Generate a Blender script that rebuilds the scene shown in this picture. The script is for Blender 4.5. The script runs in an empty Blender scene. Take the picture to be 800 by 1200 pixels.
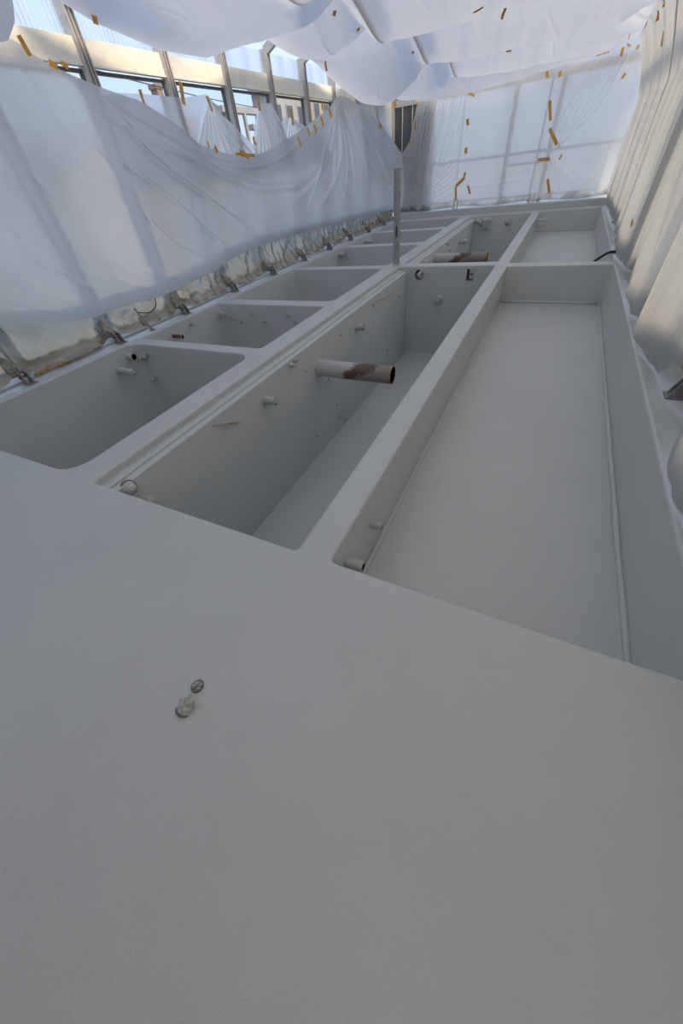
import bpy, bmesh, math, random
import numpy as np
from mathutils import Vector, Matrix
from mathutils.geometry import tessellate_polygon
from mathutils.bvhtree import BVHTree

random.seed(7)
rng = np.random.default_rng(7)
SC = bpy.context.scene
COL = SC.collection

# ------------------------------------------------------------------ camera
cam = bpy.data.cameras.new('camera')
cam.sensor_fit = 'VERTICAL'
cam.sensor_height = 36.0
cam.sensor_width = 24.0
cam.lens = 403.74 / 1200 * 36.0
cam.clip_start = 0.05
cam.clip_end = 500
yaw, pit, rol = -.543564, -.778078, -.136313
Fv = Vector((math.sin(yaw) * math.cos(pit), math.cos(yaw) * math.cos(pit), math.sin(pit)))
rt = Vector((math.cos(yaw), -math.sin(yaw), 0))
up = rt.cross(Fv)
Rv = rt * math.cos(rol) + up * math.sin(rol)
Uv = up * math.cos(rol) - rt * math.sin(rol)
M = Matrix((Rv, Uv, -Fv)).transposed().to_4x4()
M.translation = Vector((0, 0, 1.5))
camo = bpy.data.objects.new('camera', cam)
camo.matrix_world = M
COL.objects.link(camo)
SC.camera = camo

# ------------------------------------------------------------------ sky, sun, exposure
SC.view_settings.view_transform = 'Standard'
SC.view_settings.look = 'None'
SC.view_settings.gamma = 1
SC.view_settings.use_curve_mapping = False
SC.view_settings.exposure = 0.43
SC.cycles.use_denoising = True
SC.cycles.max_bounces = 14
SC.cycles.diffuse_bounces = 8
SC.cycles.transmission_bounces = 12
SC.cycles.transparent_max_bounces = 16
SC.cycles.sample_clamp_indirect = 6.0

w = bpy.data.worlds.new('sky')
SC.world = w
w.use_nodes = True
nt = w.node_tree
nt.nodes.clear()
wo = nt.nodes.new('ShaderNodeOutputWorld')
bg = nt.nodes.new('ShaderNodeBackground')
bg.inputs['Strength'].default_value = 1.2
tc = nt.nodes.new('ShaderNodeTexCoord')
sp = nt.nodes.new('ShaderNodeSeparateXYZ')
cr = nt.nodes.new('ShaderNodeValToRGB')
cr.color_ramp.elements[0].position = 0.0
cr.color_ramp.elements[0].color = (0.46, 0.55, 0.68, 1)
cr.color_ramp.elements[1].position = 1.0
cr.color_ramp.elements[1].color = (0.52, 0.68, 0.98, 1)
e = cr.color_ramp.elements.new(0.35)
e.color = (0.50, 0.66, 0.96, 1)
nt.links.new(tc.outputs['Generated'], sp.inputs[0])
nt.links.new(sp.outputs['Z'], cr.inputs[0])
nt.links.new(cr.outputs[0], bg.inputs['Color'])
nt.links.new(bg.outputs[0], wo.inputs['Surface'])

sun = bpy.data.lights.new('sun_offscreen', 'SUN')
sun.energy = 5.2
sun.color = (1.0, 0.77, 0.52)
sun.angle = math.radians(22)
suno = bpy.data.objects.new('sun_offscreen', sun)
suno.rotation_euler = Vector((-0.76, 0.16, -0.60)).to_track_quat('-Z', 'Y').to_euler()
COL.objects.link(suno)

# ------------------------------------------------------------------ materials
def newmat(name):
    m = bpy.data.materials.new(name)
    m.use_nodes = True
    n = m.node_tree
    n.nodes.clear()
    out = n.nodes.new('ShaderNodeOutputMaterial')
    return m, n, out

def N(n, t, **k):
    a = n.nodes.new(t)
    for kk, v in k.items():
        if kk in a.inputs.keys():
            a.inputs[kk].default_value = v
        else:
            setattr(a, kk, v)
    return a

def noise(n, scale, detail=3, rough=.5, stretch=None):
    g = N(n, 'ShaderNodeNewGeometry')
    t = N(n, 'ShaderNodeTexNoise')
    t.inputs['Scale'].default_value = scale
    t.inputs['Detail'].default_value = detail
    t.inputs['Roughness'].default_value = rough
    if stretch:
        mp = N(n, 'ShaderNodeMapping')
        mp.inputs['Scale'].default_value = stretch[:3]
        if len(stretch) > 3:
            mp.inputs['Rotation'].default_value = stretch[3:6]
        n.links.new(g.outputs['Position'], mp.inputs[0])
        n.links.new(mp.outputs[0], t.inputs['Vector'])
    else:
        n.links.new(g.outputs['Position'], t.inputs['Vector'])
    return t

def ramp(n, src, stops):
    r = N(n, 'ShaderNodeValToRGB')
    els = r.color_ramp.elements
    els[0].position, els[0].color = stops[0][0], (*stops[0][1], 1)
    els[1].position, els[1].color = stops[-1][0], (*stops[-1][1], 1)
    for p, c in stops[1:-1]:
        q = els.new(p)
        q.color = (*c, 1)
    n.links.new(src, r.inputs[0])
    return r

def paint(name, c1, c2, rough=.5, spec=.4, b1=.0009, b2=.004, metal=0.0, s1=260):
    """coated / painted surface: mottled colour, orange-peel grain and slow waviness"""
    m, n, out = newmat(name)
    p = N(n, 'ShaderNodeBsdfPrincipled')
    p.inputs['Roughness'].default_value = rough
    p.inputs['Specular IOR Level'].default_value = spec
    p.inputs['Metallic'].default_value = metal
    big = noise(n, 1.3, 5, .6)
    r = ramp(n, big.outputs['Fac'], [(.3, c1), (.7, c2)])
    n.links.new(r.outputs[0], p.inputs['Base Color'])
    prev = None
    for sc_, amp, st in ((s1, b1, None), (s1 * .32, b1 * 1.2, None), (7, b2, None)):
        t = noise(n, sc_, 2, .5, st)
        b = N(n, 'ShaderNodeBump')
        b.inputs['Strength'].default_value = 1.0
        b.inputs['Distance'].default_value = amp
        n.links.new(t.outputs['Fac'], b.inputs['Height'])
        if prev:
            n.links.new(prev.outputs[0], b.inputs['Normal'])
        prev = b
    n.links.new(prev.outputs[0], p.inputs['Normal'])
    n.links.new(p.outputs[0], out.inputs['Surface'])
    return m

def plain(name, col, rough=.5, spec=.4, metal=0.0, var=.15, scale=20, bump=.0005):
    c1 = tuple(c * (1 - var) for c in col)
    c2 = tuple(min(1, c * (1 + var)) for c in col)
    m, n, out = newmat(name)
    p = N(n, 'ShaderNodeBsdfPrincipled')
    p.inputs['Roughness'].default_value = rough
    p.inputs['Specular IOR Level'].default_value = spec
    p.inputs['Metallic'].default_value = metal
    t = noise(n, scale, 4, .6)
    r = ramp(n, t.outputs['Fac'], [(.3, c1), (.7, c2)])
    n.links.new(r.outputs[0], p.inputs['Base Color'])
    b = N(n, 'ShaderNodeBump')
    b.inputs['Distance'].default_value = bump
    n.links.new(t.outputs['Fac'], b.inputs['Height'])
    n.links.new(b.outputs[0], p.inputs['Normal'])
    n.links.new(p.outputs[0], out.inputs['Surface'])
    return m

def film(name, col=(.86, .87, .88), trans=.55, clear=.0, stain=None, stretch=(1, 1, 1), bump=.012, gloss=.06, blur=0):
    """thin polyethylene masking film: scatters light through and back, faint sheen"""
    m, n, out = newmat(name)
    di = N(n, 'ShaderNodeBsdfDiffuse')
    tr = N(n, 'ShaderNodeBsdfTranslucent')
    gl = N(n, 'ShaderNodeBsdfGlossy')
    gl.inputs['Roughness'].default_value = .32
    if blur:      # milky film: what lies behind shows, but softened
        tp = N(n, 'ShaderNodeBsdfRefraction')
        tp.inputs['IOR'].default_value = 1.18
        tp.inputs['Roughness'].default_value = blur
        tp.inputs['Color'].default_value = (.92, .93, .94, 1)
    else:
        tp = N(n, 'ShaderNodeBsdfTransparent')
    colsock = None
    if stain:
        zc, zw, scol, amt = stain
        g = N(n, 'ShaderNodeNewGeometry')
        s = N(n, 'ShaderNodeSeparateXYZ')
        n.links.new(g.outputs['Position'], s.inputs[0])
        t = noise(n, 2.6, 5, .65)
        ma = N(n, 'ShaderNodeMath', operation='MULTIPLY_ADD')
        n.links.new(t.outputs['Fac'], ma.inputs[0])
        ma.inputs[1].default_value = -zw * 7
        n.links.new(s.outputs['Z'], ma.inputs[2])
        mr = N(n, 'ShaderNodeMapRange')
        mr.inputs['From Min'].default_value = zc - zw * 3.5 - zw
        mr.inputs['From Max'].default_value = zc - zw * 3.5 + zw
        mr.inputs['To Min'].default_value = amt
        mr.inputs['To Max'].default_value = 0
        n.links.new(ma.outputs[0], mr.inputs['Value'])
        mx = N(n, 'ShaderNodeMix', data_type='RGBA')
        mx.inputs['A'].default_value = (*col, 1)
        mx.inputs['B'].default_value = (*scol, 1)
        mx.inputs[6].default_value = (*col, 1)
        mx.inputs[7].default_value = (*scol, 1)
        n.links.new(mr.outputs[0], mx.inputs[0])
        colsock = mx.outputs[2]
    for s_ in (di, tr):
        if colsock:
            n.links.new(colsock, s_.inputs['Color'])
        else:
            s_.inputs['Color'].default_value = (*col, 1)
    # crinkles
    prev = None
    for sc_, amp in ((3.2, bump), (11, bump * .3)):
        t = noise(n, sc_, 3, .55, stretch)
        t.inputs['Distortion'].default_value = .6
        b = N(n, 'ShaderNodeBump')
        b.inputs['Distance'].default_value = amp
        n.links.new(t.outputs['Fac'], b.inputs['Height'])
        if prev:
            n.links.new(prev.outputs[0], b.inputs['Normal'])
        prev = b
    for s_ in (di, tr, gl):
        n.links.new(prev.outputs[0], s_.inputs['Normal'])
    m1 = N(n, 'ShaderNodeMixShader')
    m1.inputs[0].default_value = trans
    n.links.new(di.outputs[0], m1.inputs[1])
    n.links.new(tr.outputs[0], m1.inputs[2])
    m2 = N(n, 'ShaderNodeMixShader')
    m2.inputs[0].default_value = clear
    n.links.new(m1.outputs[0], m2.inputs[1])
    n.links.new(tp.outputs[0], m2.inputs[2])
    m3 = N(n, 'ShaderNodeMixShader')
    m3.inputs[0].default_value = gloss
    n.links.new(m2.outputs[0], m3.inputs[1])
    n.links.new(gl.outputs[0], m3.inputs[2])
    n.links.new(m3.outputs[0], out.inputs['Surface'])
    return m

def clearpane(name, tint, clear, rough=.05, white=.0):
    m, n, out = newmat(name)
    tp = N(n, 'ShaderNodeBsdfTransparent')
    tp.inputs['Color'].default_value = (*tint, 1)
    gl = N(n, 'ShaderNodeBsdfGlossy')
    gl.inputs['Roughness'].default_value = rough
    gl.inputs['Color'].default_value = (.9, .9, .9, 1)
    tr = N(n, 'ShaderNodeBsdfTranslucent')
    t = noise(n, 2.0, 2)
    r = ramp(n, t.outputs['Fac'], [(0, (.80, .84, .88)), (1, (.88, .91, .94))])
    n.links.new(r.outputs[0], tr.inputs['Color'])
    a = N(n, 'ShaderNodeMixShader')
    a.inputs[0].default_value = white
    if white:      # webs of the multiwall sheet
        g = N(n, 'ShaderNodeNewGeometry')
        sx_ = N(n, 'ShaderNodeSeparateXYZ')
        n.links.new(g.outputs['Position'], sx_.inputs[0])
        m1_ = N(n, 'ShaderNodeMath', operation='MULTIPLY')
        m1_.inputs[1].default_value = 2 * math.pi / .062
        n.links.new(sx_.outputs['Y'], m1_.inputs[0])
        m2_ = N(n, 'ShaderNodeMath', operation='SINE')
        n.links.new(m1_.outputs[0], m2_.inputs[0])
        m3_ = N(n, 'ShaderNodeMapRange')
        m3_.inputs['From Min'].default_value = .1
        m3_.inputs['From Max'].default_value = .9
        m3_.inputs['To Min'].default_value = white * .5
        m3_.inputs['To Max'].default_value = white * 2.6
        n.links.new(m2_.outputs[0], m3_.inputs['Value'])
        n.links.new(m3_.outputs[0], a.inputs[0])
    n.links.new(tp.outputs[0], a.inputs[1])
    n.links.new(tr.outputs[0], a.inputs[2])
    b = N(n, 'ShaderNodeMixShader')
    b.inputs[0].default_value = 1 - clear
    n.links.new(a.outputs[0], b.inputs[1])
    n.links.new(gl.outputs[0], b.inputs[2])
    n.links.new(b.outputs[0], out.inputs['Surface'])
    return m

COAT = paint('grey_coating', (.470, .490, .484), (.505, .525, .519), rough=.42, spec=.75, b1=.0010, s1=240)
COATP = paint('grey_coating_pipe', (.41, .41, .405), (.49, .49, .485), rough=.5, b2=.001, s1=90)
BEAD = paint('grey_sealant', (.470, .490, .484), (.505, .525, .519), rough=.42, b2=.002, s1=60)
STEEL = plain('galvanised_steel', (.26, .25, .24), .45, .5, .3, .3, 30)
GREYPOLE = plain('grey_painted_steel', (.30, .31, .32), .45, .4, 0, .08, 12)
RUST = plain('rust', (.16, .075, .04), .8, .2, 0, .4, 25)
TAPE = plain('orange_masking_tape', (.66, .34, .05), .55, .3, 0, .2, 40)
ALU = plain('weathered_aluminium', (.50, .47, .43), .5, .4, .1, .12, 14)
ALUDARK = plain('dark_window_gasket', (.14, .135, .13), .6, .3)
CREAM = plain('cream_rail_board', (.86, .81, .68), .6, .3, 0, .08, 6)
BLACK = plain('black_rubber', (.015, .016, .018), .5, .4)
FILM_CEIL = film('ceiling_film', (.57, .58, .60), .56, .0, None, (1, .6, 1), .012, .05)
FILM_LEFT = film('wall_film', (.68, .68, .68), .60, .20, None, (.6, .8, 1.6, .6, 0, 0), .006, .11, blur=.45)
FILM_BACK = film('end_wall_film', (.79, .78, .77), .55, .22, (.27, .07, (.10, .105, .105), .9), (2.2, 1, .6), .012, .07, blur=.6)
FILM_RIGHT = film('side_film', (.50, .50, .49), .46, .0, None, (1, 3.0, .5), .012, .06)
FILM_OLD = film('dirty_film', (.37, .42, .40), .40, .25, (.24, .09, (.36, .28, .18), .95), (1, 2.4, .8), .020, .14, blur=.3)
FILM_WIN = film('window_film', (.86, .88, .90), .55, .35, None, (1, 2.5, 1), .014, .08, blur=.25)
GLASS = clearpane('window_glass', (.93, .96, .97), .96)
POLY = clearpane('ribbed_polycarbonate', (.93, .96, .99), .93, .25, .28)

def rusty_pipe_mat():
    m, n, out = newmat('coated_pipe_with_rust')
    p = N(n, 'ShaderNodeBsdfPrincipled')
    p.inputs['Roughness'].default_value = .6
    tcn = N(n, 'ShaderNodeTexCoord')
    s = N(n, 'ShaderNodeSeparateXYZ')
    n.links.new(tcn.outputs['Object'], s.inputs[0])
    t = noise(n, 5, 5, .65)
    # overspray fades along the pipe (object X), the rest is bare rusty steel
    ma = N(n, 'ShaderNodeMath', operation='MULTIPLY_ADD')
    n.links.new(t.outputs['Fac'], ma.inputs[0])
    ma.inputs[1].default_value = .55
    n.links.new(s.outputs['X'], ma.inputs[2])
    mz = N(n, 'ShaderNodeMath', operation='MULTIPLY_ADD')
    n.links.new(s.outputs['Z'], mz.inputs[0])
    mz.inputs[1].default_value = -1.5
    n.links.new(ma.outputs[0], mz.inputs[2])
    r = ramp(n, mz.outputs[0], [(.0, (.44, .44, .435)), (.70, (.42, .42, .41)), (.78, (.13, .075, .055)), (.95, (.10, .06, .045)), (1.0, (.24, .20, .18))])
    n.links.new(r.outputs[0], p.inputs['Base Color'])
    b = N(n, 'ShaderNodeBump')
    b.inputs['Distance'].default_value = .004
    n.links.new(t.outputs['Fac'], b.inputs['Height'])
    n.links.new(b.outputs[0], p.inputs['Normal'])
    n.links.new(p.outputs[0], out.inputs['Surface'])
    return m
RUSTPIPE = rusty_pipe_mat()

# ------------------------------------------------------------------ mesh helpers
class MB:
    def __init__(s):
        s.v = []
        s.f = []
    def add(s, v, f):
        o = len(s.v)
        s.v += [tuple(p) for p in v]
        s.f += [tuple(i + o for i in q) for q in f]
        return s
    def box(s, x0, x1, y0, y1, z0, z1):
        v = [(x, y, z) for z in (z0, z1) for y in (y0, y1) for x in (x0, x1)]
        f = [(0, 2, 3, 1), (4, 5, 7, 6), (0, 1, 5, 4), (2, 6, 7, 3), (0, 4, 6, 2), (1, 3, 7, 5)]
        return s.add(v, f)
    def bar(s, a, b, w, h=None, upv=(0, 0, 1)):
        h = h or w
        a, b = Vector(a), Vector(b)
        d = (b - a).normalized()
        u = Vector(upv)
        if abs(d.dot(u)) > .98:
            u = Vector((1, 0, 0))
        r = d.cross(u).normalized()
        u = r.cross(d)
        v = []
        for p in (a, b):
            for i, j in ((-1, -1), (1, -1), (1, 1), (-1, 1)):
                v.append(p + r * (w / 2 * i) + u * (h / 2 * j))
        return s.add(v, [(3, 2, 1, 0), (4, 5, 6, 7)] + [(i, (i + 1) % 4, 4 + (i + 1) % 4, 4 + i) for i in range(4)])
    def tube(s, pts, r, n=12, caps=True, closed=False):
        pts = [Vector(p) for p in pts]
        rs = r if isinstance(r, (list, tuple)) else [r] * len(pts)
        base = len(s.v)
        ref = None
        for i, p in enumerate(pts):
            if i == 0:
                d = pts[1] - p
            elif i == len(pts) - 1:
                d = p - pts[i - 1]
            else:
                d = pts[i + 1] - pts[i - 1]
            if d.length < 1e-9:
                d = pts[i] - pts[i - 2] if i > 1 else Vector((1, 0, 0))
            d.normalize()
            if ref is None:
                ref = Vector((0, 0, 1)) if abs(d.z) < .9 else Vector((1, 0, 0))
            x = d.cross(ref).normalized()
            y = x.cross(d).normalized()
            ref = y
            for k in range(n):
                a = 2 * math.pi * k / n
                s.v.append(tuple(p + (x * math.cos(a) + y * math.sin(a)) * rs[i]))
        for i in range(len(pts) - 1):
            for k in range(n):
                a, b = base + i * n + k, base + i * n + (k + 1) % n
                s.f.append((a, b, b + n, a + n))
        if caps:
            s.f.append(tuple(base + k for k in reversed(range(n))))
            s.f.append(tuple(base + (len(pts) - 1) * n + k for k in range(n)))
        return s
    def mesh(s, name, off=(0, 0, 0), smooth=False):
        me = bpy.data.meshes.new(name)
        v = np.array(s.v, dtype=float) - np.array(off)
        me.from_pydata(v.tolist(), [], s.f)
        me.validate()
        bm = bmesh.new()
        bm.from_mesh(me)
        bmesh.ops.recalc_face_normals(bm, faces=bm.faces)
        bm.to_mesh(me)
        bm.free()
        if smooth:
            me.polygons.foreach_set('use_smooth', [True] * len(me.polygons))
        return me

def wloc(o):
    p = Vector((0, 0, 0))
    while o:
        p += o.location
        o = o.parent
    return p

def tag(o, label=None, cat=None, group=None, kind=None):
    if label:
        o['label'] = label
    if cat:
        o['category'] = cat
    if group:
        o['group'] = group
    if kind:
        o['kind'] = kind
    return o

def link(name, me, mat, loc=(0, 0, 0), parent=None):
    o = bpy.data.objects.new(name, me)
    COL.objects.link(o)
    o.location = loc
    if parent:
        o.parent = parent
    if mat and not me.materials:
        me.materials.append(mat)
    return o

def build(name, mb, mat, parent=None, smooth=False, auto=None, origin=None):
    """one mesh object; world coordinates in, origin at its base (or at the given point)"""
    if origin is None:
        a = np.array(mb.v)
        lo, hi = a.min(0), a.max(0)
        origin = ((lo[0] + hi[0]) / 2, (lo[1] + hi[1]) / 2, lo[2])
    me = mb.mesh(name, origin, smooth)
    if auto is not None:
        me.polygons.foreach_set('use_smooth', [True] * len(me.polygons))
        bm = bmesh.new()
        bm.from_mesh(me)
        for ed in bm.edges:
            if len(ed.link_faces) == 2 and ed.calc_face_angle(0) > math.radians(auto):
                ed.smooth = False
        bm.to_mesh(me)
        bm.free()
    loc = Vector(origin) - (wloc(parent) if parent else Vector((0, 0, 0)))
    return link(name, me, mat, loc, parent)

def empty(name, loc, label=None, cat=None, group=None, kind=None):
    o = bpy.data.objects.new(name, None)
    o.empty_display_size = .1
    COL.objects.link(o)
    o.location = loc
    return tag(o, label, cat, group, kind)

def boxo(name, b, mat, parent=None, bevel=0):
    o = build(name, MB().box(*b), mat, parent)
    if bevel:
        md = o.modifiers.new('bevel', 'BEVEL')
        md.width = bevel
        md.segments = 2
    return o

def catmull(pts, n=8):
    P = np.array(pts, float)
    P = np.vstack([2 * P[0] - P[1], P, 2 * P[-1] - P[-2]])
    out = []
    for i in range(1, len(P) - 2):
        for t in np.linspace(0, 1, n, endpoint=False):
            a, b, c, d = P[i - 1:i + 3]
            out.append(.5 * (2 * b + (c - a) * t + (2 * a - 5 * b + 4 * c - d) * t * t + (-a + 3 * b - 3 * c + d) * t ** 3))
    out.append(P[-2])
    return np.array(out)

def vnoise(x, y, seed=0):
    """smooth value noise on arrays"""
    r = np.random.default_rng(seed)
    T = r.random((64, 64))
    xi, yi = np.floor(x).astype(int), np.floor(y).astype(int)
    fx, fy = x - xi, y - yi
    fx, fy = fx * fx * (3 - 2 * fx), fy * fy * (3 - 2 * fy)
    g = lambda a, b: T[a % 64, b % 64]
    return (g(xi, yi) * (1 - fx) + g(xi + 1, yi) * fx) * (1 - fy) + (g(xi, yi + 1) * (1 - fx) + g(xi + 1, yi + 1) * fx) * fy - .5

def ridges(a, b, lines):
    """sum of soft creases: each line = (points, width, height); fades at both ends"""
    out = np.zeros_like(a)
    for pts, wd, ht in lines:
        C = catmull(pts, 6)
        best = np.full(a.shape, 1e9)
        par = np.zeros_like(a)
        n = len(C) - 1
        for i in range(n):
            p, q = C[i], C[i + 1]
            d = q - p
            L = d @ d + 1e-12
            t = np.clip(((a - p[0]) * d[0] + (b - p[1]) * d[1]) / L, 0, 1)
            dd = (a - p[0] - t * d[0]) ** 2 + (b - p[1] - t * d[1]) ** 2
            mk = dd < best
            best = np.where(mk, dd, best)
            par = np.where(mk, (i + t) / n, par)
        fade = np.clip(par * 6, 0, 1) * np.clip((1 - par) * 4, 0, 1)
        out += ht * np.exp(-best / (wd * wd)) * (.15 + .85 * fade)
    return out

def gridobj(name, X, Y, Z, mat, parent=None):
    nu, nv = X.shape
    v = np.stack([X, Y, Z], -1).reshape(-1, 3)
    idx = np.arange(nu * nv).reshape(nu, nv)
    f = np.stack([idx[:-1, :-1], idx[1:, :-1], idx[1:, 1:], idx[:-1, 1:]], -1).reshape(-1, 4)
    lo, hi = v.min(0), v.max(0)
    org = np.array([(lo[0] + hi[0]) / 2, (lo[1] + hi[1]) / 2, lo[2]])
    me = bpy.data.meshes.new(name)
    me.vertices.add(len(v))
    me.vertices.foreach_set('co', (v - org).ravel())
    me.loops.add(f.size)
    me.loops.foreach_set('vertex_index', f.ravel().astype(np.int32))
    me.polygons.add(len(f))
    me.polygons.foreach_set('loop_start', np.arange(0, f.size, 4, dtype=np.int32))
    me.polygons.foreach_set('use_smooth', np.ones(len(f), bool))
    me.update()
    me.validate()
    loc = Vector(org) - (wloc(parent) if parent else Vector((0, 0, 0)))
    return link(name, me, mat, loc, parent)

def interp(x, pts):
    P = np.array(pts, float)
    return np.interp(x, P[:, 0], P[:, 1])

def sinterp(x, pts):
    C = catmull(pts, 10)
    o = np.argsort(C[:, 0])
    return np.interp(x, C[o, 0], C[o, 1])

# ------------------------------------------------------------------ the coated basin
basin = empty('tank_basin', (-2.0, 8.0, -1.9), 'grey spray-coated concrete basin divided into long and square tank compartments', 'tank')

def rrect(x0, x1, y0, y1, r, o=0.0, n=6):
    """rounded rectangle loop grown outwards by o"""
    x0, x1, y0, y1 = x0 - o, x1 + o, y0 - o, y1 + o
    r = max(r + o, .001)
    L = []
    for cx, cy, a0 in ((x1 - r, y1 - r, 0), (x0 + r, y1 - r, 90), (x0 + r, y0 + r, 180), (x1 - r, y0 + r, 270)):
        for k in range(n + 1):
            a = math.radians(a0 + 90 * k / n)
            L.append((cx + r * math.cos(a), cy + r * math.sin(a)))
    return L

COMP = [  # x0 x1 y0 y1 depth corner
    (-5.25, -3.03, .955, 3.40, 1.70, .20),
    (-5.25, -3.03, 3.60, 5.37, 1.70, .05),
    (-5.25, -3.03, 5.64, 7.94, 1.70, .14),
    (-5.25, -3.03, 8.20, 10.50, 1.70, .14),
    (-5.25, -3.03, 10.80, 12.82, 1.70, .08),
    (-5.25, -3.03, 13.15, 15.15, 1.70, .06),
    (-2.73, -.895, .94, 8.04, 1.68, .03),
    (-2.73, -.895, 8.32, 15.15, 1.68, .03),
    (-.68, .925, .94, 7.90, .56, .035),
    (-.68, .925, 8.16, 15.20, .50, .035),
]
LIP = .022
YS = .905           # where the near platform meets the tank rims
bm = bmesh.new()
def loop(bm, pts, z=0.0):
    vs = [bm.verts.new((x, y, z)) for x, y in pts]
    return [bm.edges.new((vs[i], vs[(i + 1) % len(vs)])) for i in range(len(vs))]
ed = loop(bm, [(-5.53, YS), (1.24, YS), (1.24, 15.62), (-5.53, 15.62)])
for c in COMP:
    ed += loop(bm, rrect(*c[:4], c[5], LIP))
bmesh.ops.triangle_fill(bm, use_beauty=True, use_dissolve=False, edges=ed)
bmesh.ops.recalc_face_normals(bm, faces=bm.faces)
if sum(f.normal.z for f in bm.faces) < 0:
    bmesh.ops.reverse_faces(bm, faces=bm.faces)
me = bpy.data.meshes.new('rim_deck')
for v in bm.verts:
    v.co -= basin.location
bm.to_mesh(me)
bm.free()
link('rim_deck', me, COAT, (0, 0, 0), basin)
# near platform: a thick slab of the same coating
pl = MB()
pl.add([(-6.05, -1.7, 0), (1.24, -1.7, 0), (1.24, YS, 0), (-6.05, YS, 0), (-6.05, -1.7, -.18), (1.24, -1.7, -.18), (1.24, YS, -.18), (-6.05, YS, -.18)],
       [(0, 1, 2, 3), (4, 7, 6, 5), (0, 4, 5, 1), (1, 5, 6, 2), (0, 3, 7, 4)])
build('front_platform', pl, COAT, basin)

# two openings cut through the coating of the cross wall (loops in x, z)
CUTS = [[(-2.31 + .085 * math.cos(a_ * math.pi / 9), -.14 + .085 * math.sin(a_ * math.pi / 9)) for a_ in range(18)],
        [(-1.38, -.24), (-1.26, -.24), (-1.26, -.06), (-1.38, -.06)]]
for ci, c in enumerate(COMP):
    x0, x1, y0, y1, d, r = c
    prof = [(LIP, 0), (.010, -.0025), (.003, -.009), (0, -LIP), (0, -d + .05), (-.006, -d + .025), (-.02, -d + .006), (-.045, -d)]
    mb = MB()
    rings = [[(x, y, z) for x, y in rrect(x0, x1, y0, y1, r, o)] for o, z in prof]
    n = len(rings[0])
    for g in rings:
        mb.v += g
    for i in range(len(rings) - 1):
        for k in range(n):
            a, b = i * n + k, i * n + (k + 1) % n
            mb.f.append((a, b, b + n, a + n))
    if ci == 6:
        mb.f.remove((3 * n + 6, 3 * n + 7, 4 * n + 7, 4 * n + 6))
        outer = [(mb.v[k_][0], mb.v[k_][2]) for k_ in (3 * n + 6, 3 * n + 7, 4 * n + 7, 4 * n + 6)]
        loops = [outer] + CUTS
        flat = [p_ for l_ in loops for p_ in l_]
        tris = tessellate_polygon([[Vector((p_[0], p_[1], 0)) for p_ in l_] for l_ in loops])
        mb.add([(p_[0], y1, p_[1]) for p_ in flat], tris)
        for l_ in CUTS:
            m_ = len(l_)
            for k_ in range(m_):
                a_, b_ = l_[k_], l_[(k_ + 1) % m_]
                mb.add([(a_[0], y1, a_[1]), (b_[0], y1, b_[1]), (b_[0], y1 + .24, b_[1]), (a_[0], y1 + .24, a_[1])], [(0, 1, 2, 3)])
            mb.add([(p_[0], y1 + .24, p_[1]) for p_ in l_], [tuple(range(m_))])
    o = build('compartment', mb, COAT, basin, smooth=True)
    fl = MB()
    fl.add(rings[-1], [tuple(range(n))])
    f_ = build('compartment_floor', fl, COAT, o)
    for me_ in (o.data, f_.data):
        bmx = bmesh.new()
        bmx.from_mesh(me_)
        cen = Vector((0, 0, d / 2))
        if me_ is f_.data:
            for q in bmx.faces:
                if q.normal.z < 0:
                    q.normal_flip()
        else:
            for q in bmx.faces:
                cc = q.calc_center_median()
                if q.normal.dot(Vector((-cc.x, -cc.y, .3))) < 0 and abs(q.normal.z) < .7 or (abs(q.normal.z) >= .7 and q.normal.z < 0):
                    q.normal_flip()
        bmx.to_mesh(me_)
        bmx.free()
    if x0 > -1:       # raised sealant bead around the shallow tank floors
        g = [(x, y, -d + .016) for x, y in rrect(x0, x1, y0, y1, r, -.022)]
        wav = [(x + random.uniform(-.002, .002), y + random.uniform(-.002, .002), z) for x, y, z in g]
        dense = []
        for i in range(n):
            a, b = Vector(wav[i]), Vector(wav[(i + 1) % n])
            k = max(1, int((b - a).length / .25))
            dense += [a.lerp(b, j / k) + Vector((random.uniform(-.003, .003), random.uniform(-.003, .003), 0)) for j in range(k)]
        dense.append(dense[0])
        rr = [random.uniform(.016, .024) for _ in dense]
        rr[-1] = rr[0]
        build('sealant_bead', MB().tube(dense, rr, 6, caps=False), BEAD, o, smooth=True)

# stepped inner side of the wall between left and middle tanks
for y0, y1 in ((.94, 8.04), (8.32, 15.15)):
    pr = [(-2.735, -.062), (-2.652, -.062), (-2.642, -.066), (-2.638, -.082), (-2.586, -.083), (-2.573, -.087), (-2.568, -.10), (-2.568, -1.69), (-2.735, -1.69)]
    mb = MB()
    n = len(pr)
    mb.v = [(x, y, z) for y in (y0, y1) for x, z in pr]
    mb.f = [(i, (i + 1) % n, (i + 1) % n + n, i + n) for i in range(n)] + [tuple(range(n)), tuple(reversed(range(n, 2 * n)))]
    build('stepped_ledge', mb, COAT, basin, auto=40)
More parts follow.
